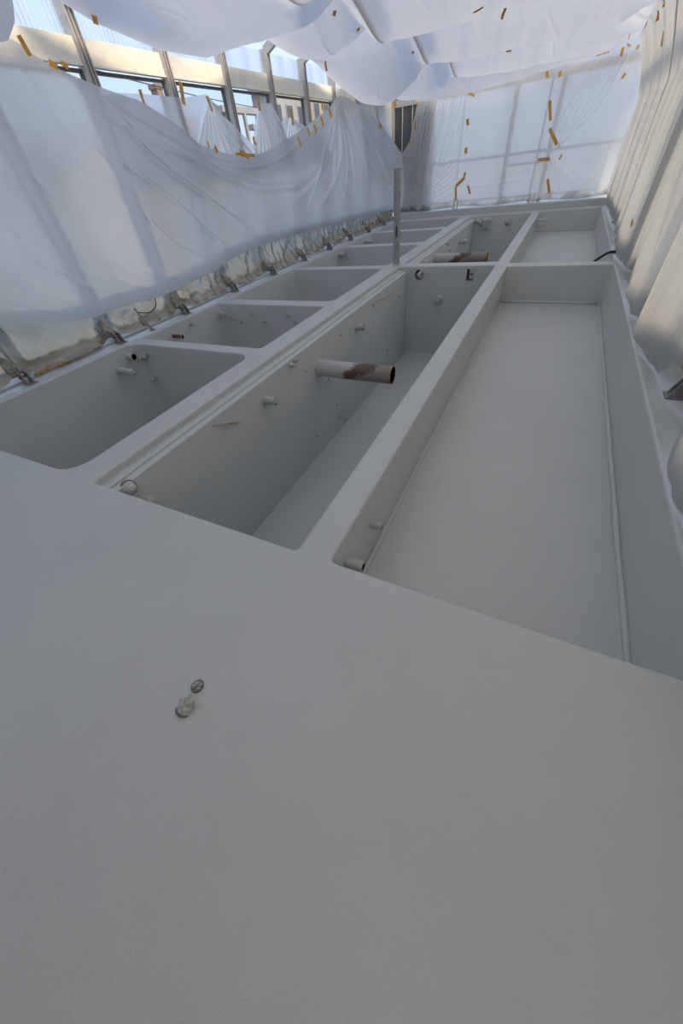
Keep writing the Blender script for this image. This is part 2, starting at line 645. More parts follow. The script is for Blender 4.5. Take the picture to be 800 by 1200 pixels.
# raised sill along the left glazing, kerb along the back
mb = MB()
pr = [(-5.53, 0), (-5.535, .026), (-5.545, .03), (-5.86, .036), (-5.87, .05), (-6.05, .05), (-6.05, -.2), (-5.53, -.2)]
n = len(pr)
mb.v = [(x, y, z) for y in (YS, 16.2) for x, z in pr]
mb.f = [(i, (i + 1) % n, (i + 1) % n + n, i + n) for i in range(n)] + [tuple(range(n)), tuple(reversed(range(n, 2 * n)))]
build('side_sill', mb, COAT, basin, auto=30)
mb = MB()
pr = [(15.62, -.02), (15.62, .15), (15.635, .165), (16.25, .17), (16.25, -.2), (15.62, -.2)]
n = len(pr)
mb.v = [(x, y, z) for x in (-5.53, 1.55) for y, z in pr]
mb.f = [(i, (i + 1) % n, (i + 1) % n + n, i + n) for i in range(n)] + [tuple(range(n)), tuple(reversed(range(n, 2 * n)))]
build('back_kerb', mb, COAT, basin, auto=30)

# ------------------------------------------------------------------ greenhouse shell
GX, GR, GB, EAVE, RIDX, RIDZ = -5.80, 1.62, 16.15, 3.24, -2.1, 4.75
YK = [2.2 + 1.385 * k for k in range(-2, 11)]
wl = empty('wall_left', (GX, 8, 0), kind='structure', label='glazed greenhouse side wall with aluminium mullions behind the film')
wr = empty('wall_right', (GR, 8, 0), kind='structure', label='glazed greenhouse side wall hidden behind hanging film')
wb = empty('wall_back', (-2, GB, 0), kind='structure', label='glazed greenhouse end wall behind film')
ce = empty('ceiling', (-2, 8, EAVE), kind='structure', label='polycarbonate greenhouse roof on rafters')
wf = empty('wall_front', (-2.2, -1.85, 0), kind='structure', label='rendered house wall behind the platform')
build('wall_panel', MB().box(-6.1, 1.9, -2.0, -1.72, -2, 4.9), plain('beige_render_wall', (.40, .37, .33), .85, .2, 0, .06, 3), wf)
gd = MB().add([(-90, -60, -2), (60, -60, -2), (60, 120, -2), (-90, 120, -2)], [(0, 1, 2, 3)])
tag(build('ground', gd, plain('outside_ground', (.34, .33, .29), .9, .1, 0, .3, .6)), 'bare ground outside the greenhouse', kind='structure')

# mullion: box section with two proud fins, shared mesh
def mullion_mb(h):
    m = MB()
    m.box(-.10, .02, -.06, .06, 0, h)
    m.box(.02, .05, -.06, -.042, 0, h)
    m.box(.02, .05, .042, .06, 0, h)
    m.box(.02, .05, -.012, .006, 0, h)
    m.box(.02, .03, .018, .026, 0, h)
    return m
mul = mullion_mb(EAVE - .05).mesh('mullion')
mul.materials.append(ALU)
raf_l = MB().bar((GX, 0, EAVE - .03), (RIDX, 0, RIDZ), .08, .12).mesh('rafter', (GX, 0, EAVE))
raf_r = MB().bar((GR, 0, EAVE - .03), (RIDX, 0, RIDZ), .08, .12).mesh('rafter', (GR, 0, EAVE))
for q in (raf_l, raf_r):
    q.materials.append(ALU)
def ribbed(wd, ht, per=.07, amp=.010):
    n = int(wd / per) * 4
    v, f = [], []
    for i in range(n + 1):
        t = i / n
        dx = amp * (1 if (i % 4) in (1, 2) else -1)
        v += [(dx, t * wd, 0), (dx, t * wd, ht)]
    for i in range(n):
        f.append((2 * i, 2 * i + 2, 2 * i + 3, 2 * i + 1))
    return MB().add(v, f)
GAP = 1.385 - .12
upper = ribbed(GAP, .27).mesh('roof_light_panel')
upper.materials.append(POLY)
slL = math.hypot(RIDX - GX, RIDZ - EAVE)
slR = math.hypot(RIDX - GR, RIDZ - EAVE)
rpl = ribbed(1.385 - .08, slL).mesh('roof_panel')
rpr = ribbed(1.385 - .08, slR).mesh('roof_panel')
rpl.materials.append(POLY)
rpr.materials.append(POLY)
pane = MB().box(-.004, .004, 0, GAP, 0, 2.64).mesh('window_pane')
pane.materials.append(GLASS)
fr = MB()
fr.box(-.03, .02, 0, .02, 0, 2.64).box(-.03, .02, GAP - .02, GAP, 0, 2.64).box(-.03, .02, .02, GAP - .02, 2.61, 2.64).box(-.03, .02, .02, GAP - .02, 0, .05)
frm = fr.mesh('window_frame')
frm.materials.append(ALUDARK)
rail = MB().box(-.03, .03, 0, GAP, 0, .225).box(.03, .042, 0, GAP, .0, .02).mesh('rail_board')
rail.materials.append(CREAM)
for i, y in enumerate(YK):
    link('mullion', mul, None, Vector((GX, y, .05)) - wl.location, wl)
    link('mullion', mul, None, Vector((GR, y, .0)) - wr.location, wr).rotation_euler.z = math.pi
    link('rafter', raf_l, None, Vector((GX, y, EAVE)) - ce.location, ce)
    link('rafter', raf_r, None, Vector((GR, y, EAVE)) - ce.location, ce)
    if i < len(YK) - 1:
        ya = y + .06
        link('rail_board', rail, None, Vector((GX - .03, ya, 2.715)) - wl.location, wl)
        p_ = link('window_pane', pane, None, Vector((GX - .07, ya, .06)) - wl.location, wl)
        f0 = link('window_frame', frm, None, (0, 0, 0), p_)
        link('roof_light_panel', upper, None, Vector((GX - .05, ya, 2.945)) - wl.location, wl)
        p_ = link('window_pane', pane, None, Vector((GR + .07, ya, .02)) - wr.location, wr)
        link('roof_light_panel', upper, None, Vector((GR + .05, ya, 2.945)) - wr.location, wr)
        link('rail_board', rail, None, Vector((GR + .03, ya, 2.715)) - wr.location, wr)
        a = link('roof_panel', rpl, None, Vector((GX, y + .04, EAVE + .05)) - ce.location, ce)
        a.rotation_euler = (0, math.atan2(RIDX - GX, RIDZ - EAVE), 0)
        a = link('roof_panel', rpr, None, Vector((GR, y + .04, EAVE + .05)) - ce.location, ce)
        a.rotation_euler = (0, math.atan2(RIDX - GR, RIDZ - EAVE), 0)
for y in (2.2 + 1.385 * 1.4, 8.0, 9.75, 12.55, 15.2):
    build('tie_rod', MB().tube([(GX + .40, y, 3.40), (GR - .40, y, 3.40)], .012, 8), ALU, ce, smooth=True)
build('ridge_beam', MB().bar((RIDX, YK[0], RIDZ), (RIDX, GB, RIDZ), .08, .12), ALU, ce)

build('sun_blocker', MB().box(1.25, 1.68, -1.7, 15.6, -.2, .46), plain('sun_blocker_grey', (.30, .30, .29), .8, .2, 0, .1, 3), wr)  # unseen low block, added to stop sun leaking under the right film hems
# end wall: posts, bars, panes and a dark ribbed door seen through the slit in the film
bx = [-5.8, -4.45, -2.05, -.86, 1.62]
for x in bx:
    zt = EAVE + (RIDZ - EAVE) * (1 - abs(x - RIDX) / 3.7) if abs(x - RIDX) < 3.7 else EAVE
    build('end_post', MB().box(x - .06, x + .06, GB - .02, GB + .10, .168, zt), ALU, wb)
for a, b, z, h in ((-4.4, 1.56, 1.28, .07), (-5.7, 1.56, 2.72, .16), (-2.0, -.92, 1.05, .05), (-4.4, 1.56, .30, .05)):
    build('end_rail', MB().box(a, b, GB, GB + .06, z, z + h), ALU, wb)
for a, b in zip(bx[1:-1], bx[2:]):
    build('end_pane', MB().box(a + .06, b - .06, GB + .06, GB + .07, .35, 2.72), GLASS, wb)
    build('end_pane', MB().box(a + .06, b - .06, GB + .06, GB + .07, 2.88, 3.6), POLY, wb)
dr = empty('door_1', (-5.1, GB + .02, .16), kind='structure', label='dark ribbed door in the end wall showing through the slit')
build('door_leaf', MB().box(-5.72, -4.52, GB + .03, GB + .07, .16, 3.05), plain('dark_grey_door', (.10, .10, .095), .6, .3, 0, .25, 5), dr)
for x in (-5.45, -5.12, -4.8):
    build('door_rib', MB().box(x - .012, x + .012, GB - .0, GB + .03, .16, 3.05), plain('pale_door_rib', (.55, .54, .50), .5, .3), dr)

# ------------------------------------------------------------------ film on the left wall
LT = [(-1.5, 2.9), (2.5, 2.82), (3.88, 2.80), (4.05, 2.79), (4.34, 2.66), (4.87, 2.54), (5.29, 2.47), (5.56, 2.42), (6.17, 2.19), (6.56, 2.0), (7.54, 1.85), (8.26, 1.89),
      (9.5, 2.12), (11.23, 2.54), (11.99, 2.78), (13.31, 2.65), (14.44, 2.44), (15.32, 2.0), (15.9, 1.62)]
LB = [(-1.5, .70), (1.2, .66), (2.15, .61), (2.67, .47), (3.12, .40), (3.82, .38), (4.67, .35), (5.77, .41), (6.58, .50), (8.15, .53), (11.22, .43), (14.56, .34), (15.9, .32)]
RL = [
    ([(2.8, 1.42), (2.92, 1.12), (3.14, .84), (3.53, .64)], .030, .05),
    ([(3.38, 1.83), (3.52, 1.65), (3.72, 1.47)], .022, .025),
    ([(4.62, 1.95), (5.0, 1.68), (5.5, 1.33), (6.02, .89), (6.57, .51)], .028, .045),
    ([(4.98, 2.32), (5.3, 1.87), (5.9, 1.52), (6.67, 1.08), (7.38, .83)], .030, .05),
    ([(4.72, 1.43), (4.93, 1.09), (5.43, .71), (6.48, .34)], .026, .04),
    ([(2.56, 1.12), (2.62, .92), (2.84, .66), (3.36, .48)], .030, .04),
    ([(2.36, .86), (2.66, .64), (3.17, .48)], .030, .04),
    ([(4.96, 2.29), (5.75, 2.0), (6.63, 1.68), (7.65, 1.41), (8.56, 1.36), (9.41, 1.39), (10.42, 1.7), (11.65, 2.53)], .05, .06),
    ([(4.37, 2.62), (4.84, 2.28), (5.77, 1.93), (6.98, 1.68)], .035, .03),
    ([(4.54, 2.56), (5.23, 2.25), (6.22, 1.9), (7.51, 1.71), (8.74, 1.79), (10.13, 2.12), (11.31, 2.5)], .035, .035),
    ([(3.95, 2.7), (4.03, 2.29), (4.35, 1.95)], .025, .02),
    ([(4.26, 2.61), (4.4, 2.02), (4.8, 1.46)], .025, .02),
    ([(11.68, 2.65), (11.17, 1.94), (9.88, 1.33), (8.8, 1.05)], .05, .04),
    ([(11.77, 2.65), (11.62, 1.79), (10.71, 1.12), (9.94, .86)], .05, .045),
    ([(11.92, 2.69), (12.27, 1.77), (12.26, .73)], .06, .05),
    ([(11.82, 2.66), (11.99, 1.78), (11.51, .8)], .05, .05),
    ([(12.07, 2.67), (13.03, 1.76), (13.36, .73)], .06, .05),
    ([(12.32, 2.65), (14.02, 1.91), (15.12, .8)], .06, .05),
    ([(4.33, .71), (4.73, .54), (5.38, .44)], .028, .035),
    ([(3.79, .73), (4.0, .6), (4.41, .45)], .025, .025),
    ([(3.0, 1.68), (3.07, 1.41), (3.24, 1.2)], .025, .02),
]
for k in range(14):   # finer creases following the same sweep
    y0 = random.uniform(2.6, 6.4)
    z0 = random.uniform(1.0, 2.1)
    L = random.uniform(.5, 1.4)
    sl = random.uniform(.55, 1.0)
    RL.append(([(y0, z0), (y0 + L * .5, z0 - L * .5 * sl), (y0 + L, z0 - L * .8 * sl)], random.uniform(.012, .02), random.uniform(.006, .014)))
for k in range(12):   # fan below the tape point at the far end
    e_ = random.uniform(9.3, 15.2)
    RL.append(([(11.9 + (e_ - 12) * .03, 2.7), (11.9 + (e_ - 11.9) * .55, 1.9 - abs(e_ - 12) * .06), (e_, .9)], random.uniform(.02, .035), random.uniform(.01, .03)))
s = np.linspace(-1.2, 15.80, 600)
t = np.linspace(0, 1, 96)
S, T = np.meshgrid(s, t, indexing='ij')
top, bot = sinterp(S, LT), sinterp(S, LB)
bot = bot + .015 * vnoise(S * 2.2, S * 0, 3) + .02 * vnoise(S * 6, S * 0, 4) * (S > 9)
Z = top + (bot - top) * T
X = -5.64 + .06 * T + .16 * np.sin(T * math.pi) * (.5 + .5 * vnoise(S * .35, T * 1.2, 5)) + .16 * T ** 4 * np.clip((9 - S) / 6, 0, 1)
X = X + .05 * vnoise(S * .9 + T * 1.5, T * 2.2 - S * .2, 8) * np.sin(T * math.pi) ** .5
RR = ridges(S, Z, [(p_, w_ * 1.35, h_ * .62) for p_, w_, h_ in RL])
X = X + RR
X = X + .34 * np.clip((S - 14.0) / 1.9, 0, 1) ** 2
hem = np.clip((.05 - T) / .05, 0, 1)
X = X - .01 * hem
tag(gridobj('plastic_sheet', X, S, Z, FILM_LEFT), 'huge translucent white film swagged along the whole left glazed wall with curved folds', 'plastic sheet')

# older film tucked behind it, gathered at every post foot
s = np.linspace(-1.2, 15.59, 620)
t = np.linspace(0, 1, 44)
S, T = np.meshgrid(s, t, indexing='ij')
ph = (S - 2.0) / 1.37
d = np.abs(ph - np.round(ph))           # 0 at a foot
g = np.exp(-(d / .10) ** 2)
Z = (sinterp(S, LB) + .14) * (1 - T) + T * (.052 + .07 * g + .03 * vnoise(S * 3, T * 0, 11) + .05 * np.sin(math.pi * np.clip(d * 2, 0, 1)) * 0)
X = -5.64 + .14 * T ** 2 * (1 - .6 * g) + .035 * np.sin(S * 26 + 3 * np.sin(S * 3.1) + 4 * T) * T * (.25 + .75 * g) + .07 * vnoise(S * 5 + 2 * T, T * 3, 12) * T ** .5 + .045 * vnoise(S * 12 - 3 * T, T * 5, 13) * T ** .5
X = X + .035 * np.clip((T - .93) / .07, 0, 1) * (1 + vnoise(S * 8, T * 0, 14))
X = np.minimum(X, np.where(g > .25, -5.515, -5.44))
Y = S - .08 * (ph - np.round(ph)) * g * 3 * T
tag(gridobj('plastic_sheet', X, Y, Z, FILM_OLD), 'old dirty film with tan crumpled hem along the left sill', 'plastic sheet')

hem_pts = [(-5.50 + .03 * math.sin(y_ * 4), y_, .045 + .012 * math.sin(y_ * 9)) for y_ in np.linspace(2.12, 3.12, 26)]
hem_r = [.010 + .016 * abs(math.sin(i_ * .9)) + .006 * random.random() for i_ in range(26)]
tag(build('rope', MB().tube(hem_pts, hem_r, 8), plain('tan_twisted_hem', (.42, .27, .13), .8, .2, 0, .4, 30, .004), smooth=True), 'tan twisted hem of rope lying on the left sill between two post feet', 'rope')

# films taped on the windows behind the big swag
def window_film(topline, zb, x, label, seed, fan):
    ys = np.linspace(topline[0][0], topline[-1][0], 130)
    S, T = np.meshgrid(ys, np.linspace(0, 1, 50), indexing='ij')
    top = interp(S, topline)
    Z = top + (np.minimum(zb, top - .05) - top) * T
    X = x + .015 * T + .015 * vnoise(S * 4, T * 2, seed)
    RR = np.minimum(ridges(S, Z, fan), .024)
    X = X + RR
    return tag(gridobj('plastic_sheet', X, S, Z, FILM_WIN), label, 'plastic sheet')
def fan(py, pz, y0, y1, zb, n, wd=.018, ht=.02):
    return [([(py, pz), ((py + a) / 2, (pz + zb) / 2 - .02), (a, zb)], wd, ht * random.uniform(.5, 1.2)) for a in np.linspace(y0, y1, n)]
window_film([(5.0, 2.50), (5.63, 2.52), (6.47, 2.52), (7.0, 2.58), (7.09, 2.56), (7.36, 2.36), (7.81, 2.13), (8.14, 1.97), (8.3, 1.9)], 1.55, -5.735,
            'clear film taped over the window panes beneath the chimney, peaked at one corner', 21, fan(7.05, 2.56, 6.2, 8.2, 1.7, 9) + fan(5.6, 2.5, 5.2, 6.2, 1.7, 4))
window_film([(8.02, 2.0), (8.12, 2.12), (8.44, 2.54), (8.88, 2.55), (9.09, 2.40), (9.31, 2.13), (9.4, 2.0)], 1.6, -5.705,
            'small flat-topped piece of clear film with pleats between two mullions', 22, fan(8.46, 2.55, 8.0, 8.8, 1.8, 6) + fan(8.86, 2.55, 8.6, 9.4, 1.8, 6))
window_film([(9.2, 2.30), (9.4, 2.38), (9.65, 2.38), (10.1, 2.29), (10.75, 2.18), (11.0, 2.12)], 1.7, -5.735,
            'low sloping piece of clear film on the panes towards the end wall', 23, fan(9.6, 2.38, 9.2, 10.8, 1.9, 8))

# ------------------------------------------------------------------ films hung under the roof
SX = -3.45
def zseam(Y):
    """height of the taped seam between the left and right roof films"""
    b = np.array([-1.5, 4.2, 7.0, 9.75, 12.55, 15.2, 16.3])
    i = np.clip(np.searchsorted(b, Y, side='right') - 1, 0, len(b) - 2)
    v_ = np.clip((Y - b[i]) / (b[i + 1] - b[i]), 0, 1)
    return 3.30 - np.where(i == 5, .12, .36) * np.sin(math.pi * v_ ** 2.2)

def ceil_sheet(x0, x1, y0, y1, zpin, sag, label, seed, peak=.66, nx=120, ny=90, xe0=None, xe1=None, leftz=None, lines=(), blend=True):
    """x0/x1 may be functions of y; sag a function of u (0 left .. 1 right)"""
    u = np.linspace(0, 1, nx)
    v = np.linspace(0, 1, ny)
    Uu, V = np.meshgrid(u, v, indexing='ij')
    Y = y0 + (y1 - y0) * V
    xa = x0(Y) if callable(x0) else x0 + 0 * Y
    xb = x1(Y) if callable(x1) else x1 + 0 * Y
    X = xa + (xb - xa) * Uu
    k = math.log(.5) / math.log(peak)
    sg = np.sin(math.pi * V ** k)
    zp = zpin(Uu, V) if callable(zpin) else zpin
    Z = zp - sag(Uu) * sg
    Z = Z + .05 * vnoise(X * .9 + seed, Y * .8, seed) * np.sin(math.pi * V) ** .5
    # pleats running away from the pinned lines
    pl = .035 * vnoise(X * 4.5 + .8 * Y, Y * .25 + seed, seed + 1) + .015 * vnoise(X * 11 + 1.4 * Y, Y * .4, seed + 2)
    Z = Z + pl * (1 - .55 * np.sin(math.pi * V))
    rc = random.Random(seed)
    cre = []
    xm, xM = float(X.min()), float(X.max())
    for k_ in range(5):
        cx_, cy_ = rc.uniform(xm + .3, xM - .3), y0 + (y1 - y0) * rc.uniform(.35, .9)
        L_, bend = rc.uniform(.25, .7), rc.uniform(-.18, .18)
        dx_, dy_ = rc.uniform(-.5, .5), 1.0
        cre.append(([(cx_ - dx_ * L_, cy_ - dy_ * L_), (cx_ + bend, cy_), (cx_ + dx_ * L_, cy_ + dy_ * L_ * .8)], rc.uniform(.010, .018), rc.uniform(.004, .012)))
    RC = ridges(X, Y, cre)
    Z = Z - RC
    roof = np.minimum(EAVE + (RIDZ - EAVE) / (RIDX - GX) * (X - GX), EAVE + (RIDZ - EAVE) / (GR - RIDX) * (GR - X)) - .11
    if leftz:
        wl_ = np.exp(-(Uu / leftz[2]) ** 2)
        Z = Z * (1 - wl_) + np.interp(Y, leftz[0], leftz[1]) * wl_
    ss = lambda q: np.clip(q, 0, 1) ** 2 * (3 - 2 * np.clip(q, 0, 1))
    if not callable(x1):                      # left of the seam: meet the seam line
        wgt = ss((X - (SX - .35)) / .35)
        Z = Z * (1 - wgt) + (zseam(Y) + .02 * np.clip((X - SX) / .08, 0, 1)) * wgt
    else:
        wgt = ss(((SX + .35) - X) / .35) * blend
        Z = Z * (1 - wgt) + (zseam(Y) - .012) * wgt
        we = ss((X - (.57 - .55)) / .55)
        Z = Z * (1 - we) + 3.05 * we
    Z = np.minimum(Z, roof)
    return tag(gridobj('plastic_sheet', X, Y, Z, FILM_CEIL), label, 'plastic sheet')

redge = lambda Y: .57 + 0 * Y
ceil_sheet(-5.50, SX, -1.5, 4.12, 3.30, lambda u: .40 - .2 * u, 'white roof film whose drooping corner hangs by the taped top of the left swag', 31, peak=.6,
           leftz=([-1.5, 2.0, 3.3, 3.85, 4.0, 4.12], [3.2, 2.85, 2.70, 2.74, 2.86, 3.12], .13))
ceil_sheet(lambda Y: -5.62 + .02 * Y, SX + .08, 4.20, 8.05, 3.36, lambda u: .40 + .05 * np.sin(u * 3.1), 'widest white roof film bellying in front of the cream rail board', 32, peak=.70,
           leftz=([4.2, 4.65, 5.1, 5.98, 6.95, 7.6, 8.05], [3.24, 3.11, 3.0, 2.89, 2.90, 3.04, 3.30], .16))
ceil_sheet(-5.45, SX + .08, 8.05, 9.75, lambda u, v: 3.32 + .06 * (1 - u) * v, lambda u: .16 + .24 * np.sin(np.clip(u * 1.25, 0, 1) * 3.1) ** .8, 'short white roof film bay above the bent mullions', 33, peak=.62)
ceil_sheet(-5.60, SX + .08, 9.75, 12.55, 3.26, lambda u: .26 + .52 * np.sin(np.clip(u * 1.02, 0, 1) * 3.1) ** .9, 'deepest hanging belly of white roof film above the tape row', 34, peak=.72)
ceil_sheet(-5.60, SX + .08, 12.55, 15.2, 3.22, lambda u: .26 + .30 * np.sin(np.clip(u, 0, 1) * 3.0), 'narrow white roof film belly above the dark door slit', 35, peak=.66)
ceil_sheet(SX, redge, -1.5, 4.2, 3.30, lambda u: .30 + 0 * u, 'white roof film stretched over the near platform', 36)
ceil_sheet(SX, redge, 4.2, 7.0, 3.34, lambda u: .38 + 0 * u, 'white roof film over the deep middle tank', 37)
ceil_sheet(SX, redge, 7.0, 9.75, lambda u, v: 3.36, lambda u: .42 + .03 * np.sin(u * 3.1), 'broad white roof film band with a tape strip on its crease, above the grey pole', 38, peak=.78)
ceil_sheet(SX, redge, 9.75, 12.55, 3.34, lambda u: .42 + .05 * np.sin(u * 3.1) - .2 * np.clip(u - .85, 0, 1), 'smooth white roof film band between pole and end wall', 39, peak=.80)
ceil_sheet(SX, redge, 12.55, 15.2, 3.32, lambda u: .40 + .08 * np.sin(u * 3.1) - .25 * np.clip(u - .7, 0, 1), 'narrow white roof film band before the last one', 40, peak=.76)
ceil_sheet(-4.9, redge, 15.2, 15.84, lambda u, v: 3.16 - v * (.44 - .30 * np.clip((u - .45) / .55, 0, 1)), lambda u: .06 + 0 * u, 'last strip of white roof film taped to the end wall', 41, peak=.5, blend=False)

# ------------------------------------------------------------------ films on the end wall
def back_sheet(x0, x1, ztop, zbot, y, label, seed, lines=(), leftedge=None, mat=FILM_BACK, n=(110, 110)):
    u = np.linspace(0, 1, n[0])
    v = np.linspace(0, 1, n[1])
    Uu, V = np.meshgrid(u, v, indexing='ij')
    top = ztop(Uu)
    bt = zbot(Uu)
    Z = top + (bt - top) * V
    xl = leftedge(Z) if leftedge else x0
    X = xl + (x1 - xl) * Uu
    Y = y - .05 * np.sin(math.pi * V) + .05 * vnoise(X * 2, Z * 1.2, seed) - .14 * V ** 4 * (1 + .5 * vnoise(X * 3, Z * 0, seed + 1)) * np.clip((X + 5.2) / .5, 0, 1) * np.clip((.95 - X) / .25, 0, 1)
    RR = ridges(X, Z, lines) if lines else 0 * X
    Y = Y - RR
    return tag(gridobj('plastic_sheet', X, Y, Z, mat), label, 'plastic sheet')
ln = []
for k in range(16):
    a = random.uniform(-4.7, -3.5)
    ln.append(([(a, 2.75), (a - .25, 1.8 - (a + 4.1) * .2), (-5.0 + (a + 4.7) * .8, .55 + (a + 4.7) * .1)], .025, random.uniform(.015, .045)))
for k in range(7):
    ln.append(([(-3.5, 1.6 - k * .16), (-4.2, 1.0 - k * .1), (-5.2, .45 - k * .02)], .02, .03))
back_sheet(-5.5, -3.42, lambda u: 2.98 + .0 * u, lambda u: .19 + .012 * np.sin(u * 9), 15.95, 'film pulled into steep pleats beside the dark slit', 51, ln,
           leftedge=lambda Z: np.interp(Z, [0, 1.45, 1.58, 1.94, 2.73, 3.0], [-5.55, -5.50, -5.44, -5.10, -4.90, -4.85]))
back_sheet(-3.46, -1.12, lambda u: 2.94 + .12 * u, lambda u: .195 + .015 * np.sin(u * 7 + 1), 15.98, 'flat rectangular film panel in the middle of the end wall with taped seams', 52,
           [([(-3.4, .9), (-2.6, 1.6), (-1.6, 2.6)], .012, .015), ([(-3.4, .5), (-2.4, 1.4), (-1.9, 2.6)], .012, .012), ([(-3.4, .72), (-2.3, .68), (-1.2, .78)], .02, .03)])
ln = [([(-.95, 1.3 + k * .02), (-.5 + k * .06, .8), (-.2 + k * .14, .35)], .025, .03) for k in range(5)]
ln += [([(.5 - k * .12, 2.9), (.1 - k * .16, 2.0), (-.8 + k * .05, 1.25)], .02, .035) for k in range(6)]
back_sheet(-1.16, 1.12, lambda u: 3.06 + .30 * u, lambda u: .195 + .015 * np.sin(u * 8), 15.93, 'film panel in the right corner of the end wall drawn to the taped post', 53, ln)
window_film([(13.3, 2.9), (14.4, 2.95), (15.9, 2.95)], 1.2, -5.735, 'narrow upright strip of film on the left wall beside the dark slit', 24, fan(14.4, 2.9, 13.6, 15.7, 1.3, 9))

# ------------------------------------------------------------------ films on the right side
def right_sheet(y0, y1, xb, zb, label, seed, dx=0.0, pleats=16, amp=.034, n=(200, 110)):
    s_ = np.linspace(y0, y1, n[0])
    v = np.linspace(0, 1, n[1])
    S, V = np.meshgrid(s_, v, indexing='ij')
    xt = redge(S) + .008
    zt = 3.06 + 0 * S
    bx_, bz_ = sinterp(S, xb), sinterp(S, zb)
    bz_ = np.maximum(bz_ - .025 + .02 * vnoise(S * 7, S * 0, seed + 5), .012)
    X = xt + (bx_ + .03 - xt) * np.clip(V / .35, 0, 1) ** .6 - .03 * V + dx * V
    Z = zt + (bz_ - zt) * V
    f = vnoise(S * 2.6 + .5 * V, V * .7 + seed, seed) * amp * 1.1 + vnoise(S * 7 + .9 * V, V * .9, seed + 1) * amp * .8
    f += vnoise(S * 16 + V, V * 2, seed + 2) * amp * .25
    sm = lambda q: np.clip(q, 0, 1) ** 2 * (3 - 2 * np.clip(q, 0, 1))
    wf_ = sm((S - (y1 - .75)) / .3) if y1 < 15 else 0 * S
    wn_ = sm(((y0 + .75) - S) / .3) if y0 > 0 else 0 * S
    calm = 1 - .8 * np.maximum(wf_, wn_)
    X = X + (f * (.3 + .7 * V) * calm - .055 * wf_ + .03 * wn_) * np.clip(V / .12, 0, 1)
    X = X - .03 * np.sin(math.pi * V) * (1 + 1.5 * vnoise(S * .8, V * 2, seed + 3) * calm)
    ln_ = []
    r = random.Random(seed)
    for k in range(pleats):
        a = y0 + (y1 - y0) * r.random()
        z1 = r.uniform(.2, 1.4)
        ln_.append(([(a + r.uniform(-.2, .2), 3.0), (a, 1.8), (a + r.uniform(-.25, .25), z1)], r.uniform(.012, .04), -r.uniform(.012, .05)))
    RR = -ridges(S, Z, ln_)
    X = X - RR * .8 * calm * np.clip(V / .12, 0, 1)
    return tag(gridobj('plastic_sheet', X, S, Z, FILM_RIGHT), label, 'plastic sheet')
right_sheet(10.2, 15.78, [(10, 1.08), (12, 1.04), (14, 1.02), (16.1, .98)], [(10, .12), (13, .10), (15.2, .12), (15.55, .215), (16.1, .215)], 'whitish film hanging down to the far end of the right ledge', 61)
right_sheet(6.9, 10.6, [(6.8, 1.10), (7.3, 1.08), (8.3, .97), (9.3, .98), (10.7, 1.08)], [(6.8, .10), (7.4, .05), (8.3, .07), (8.8, .10), (9.4, .10), (10.7, .16)], 'puffed whitish film bundle next to the black cable', 62, dx=-.01)
right_sheet(4.55, 7.5, [(4.4, 1.12), (4.9, 1.07), (5.35, .96), (5.7, .92), (6.4, 1.01), (7.6, 1.05)], [(4.4, .20), (4.85, .20), (5.15, .06), (5.6, .12), (6.4, .16), (7.6, .2)], 'whitish film with a pointed corner hanging over the right tank edge', 63, dx=-.03)
right_sheet(2.55, 4.9, [(2.4, 1.16), (3.0, 1.12), (3.6, 1.09), (4.2, 1.0), (4.5, .99), (5.0, 1.10)], [(2.4, .05), (3.0, .06), (3.2, .21), (3.5, .21), (3.75, .05), (4.2, .07), (4.6, .14), (5.0, .2)], 'broad whitish film beside the long shallow tank with rounded hem', 64, dx=-.04)
right_sheet(-1.5, 2.75, [(-1.6, 1.1), (1.4, 1.0), (2.0, .98), (2.3, 1.0), (2.8, 1.14)], [(-1.6, .06), (1.6, .05), (2.1, .07), (2.5, .14), (2.8, .2)], 'whitish film hanging beside the near platform edge', 65, dx=-.03)

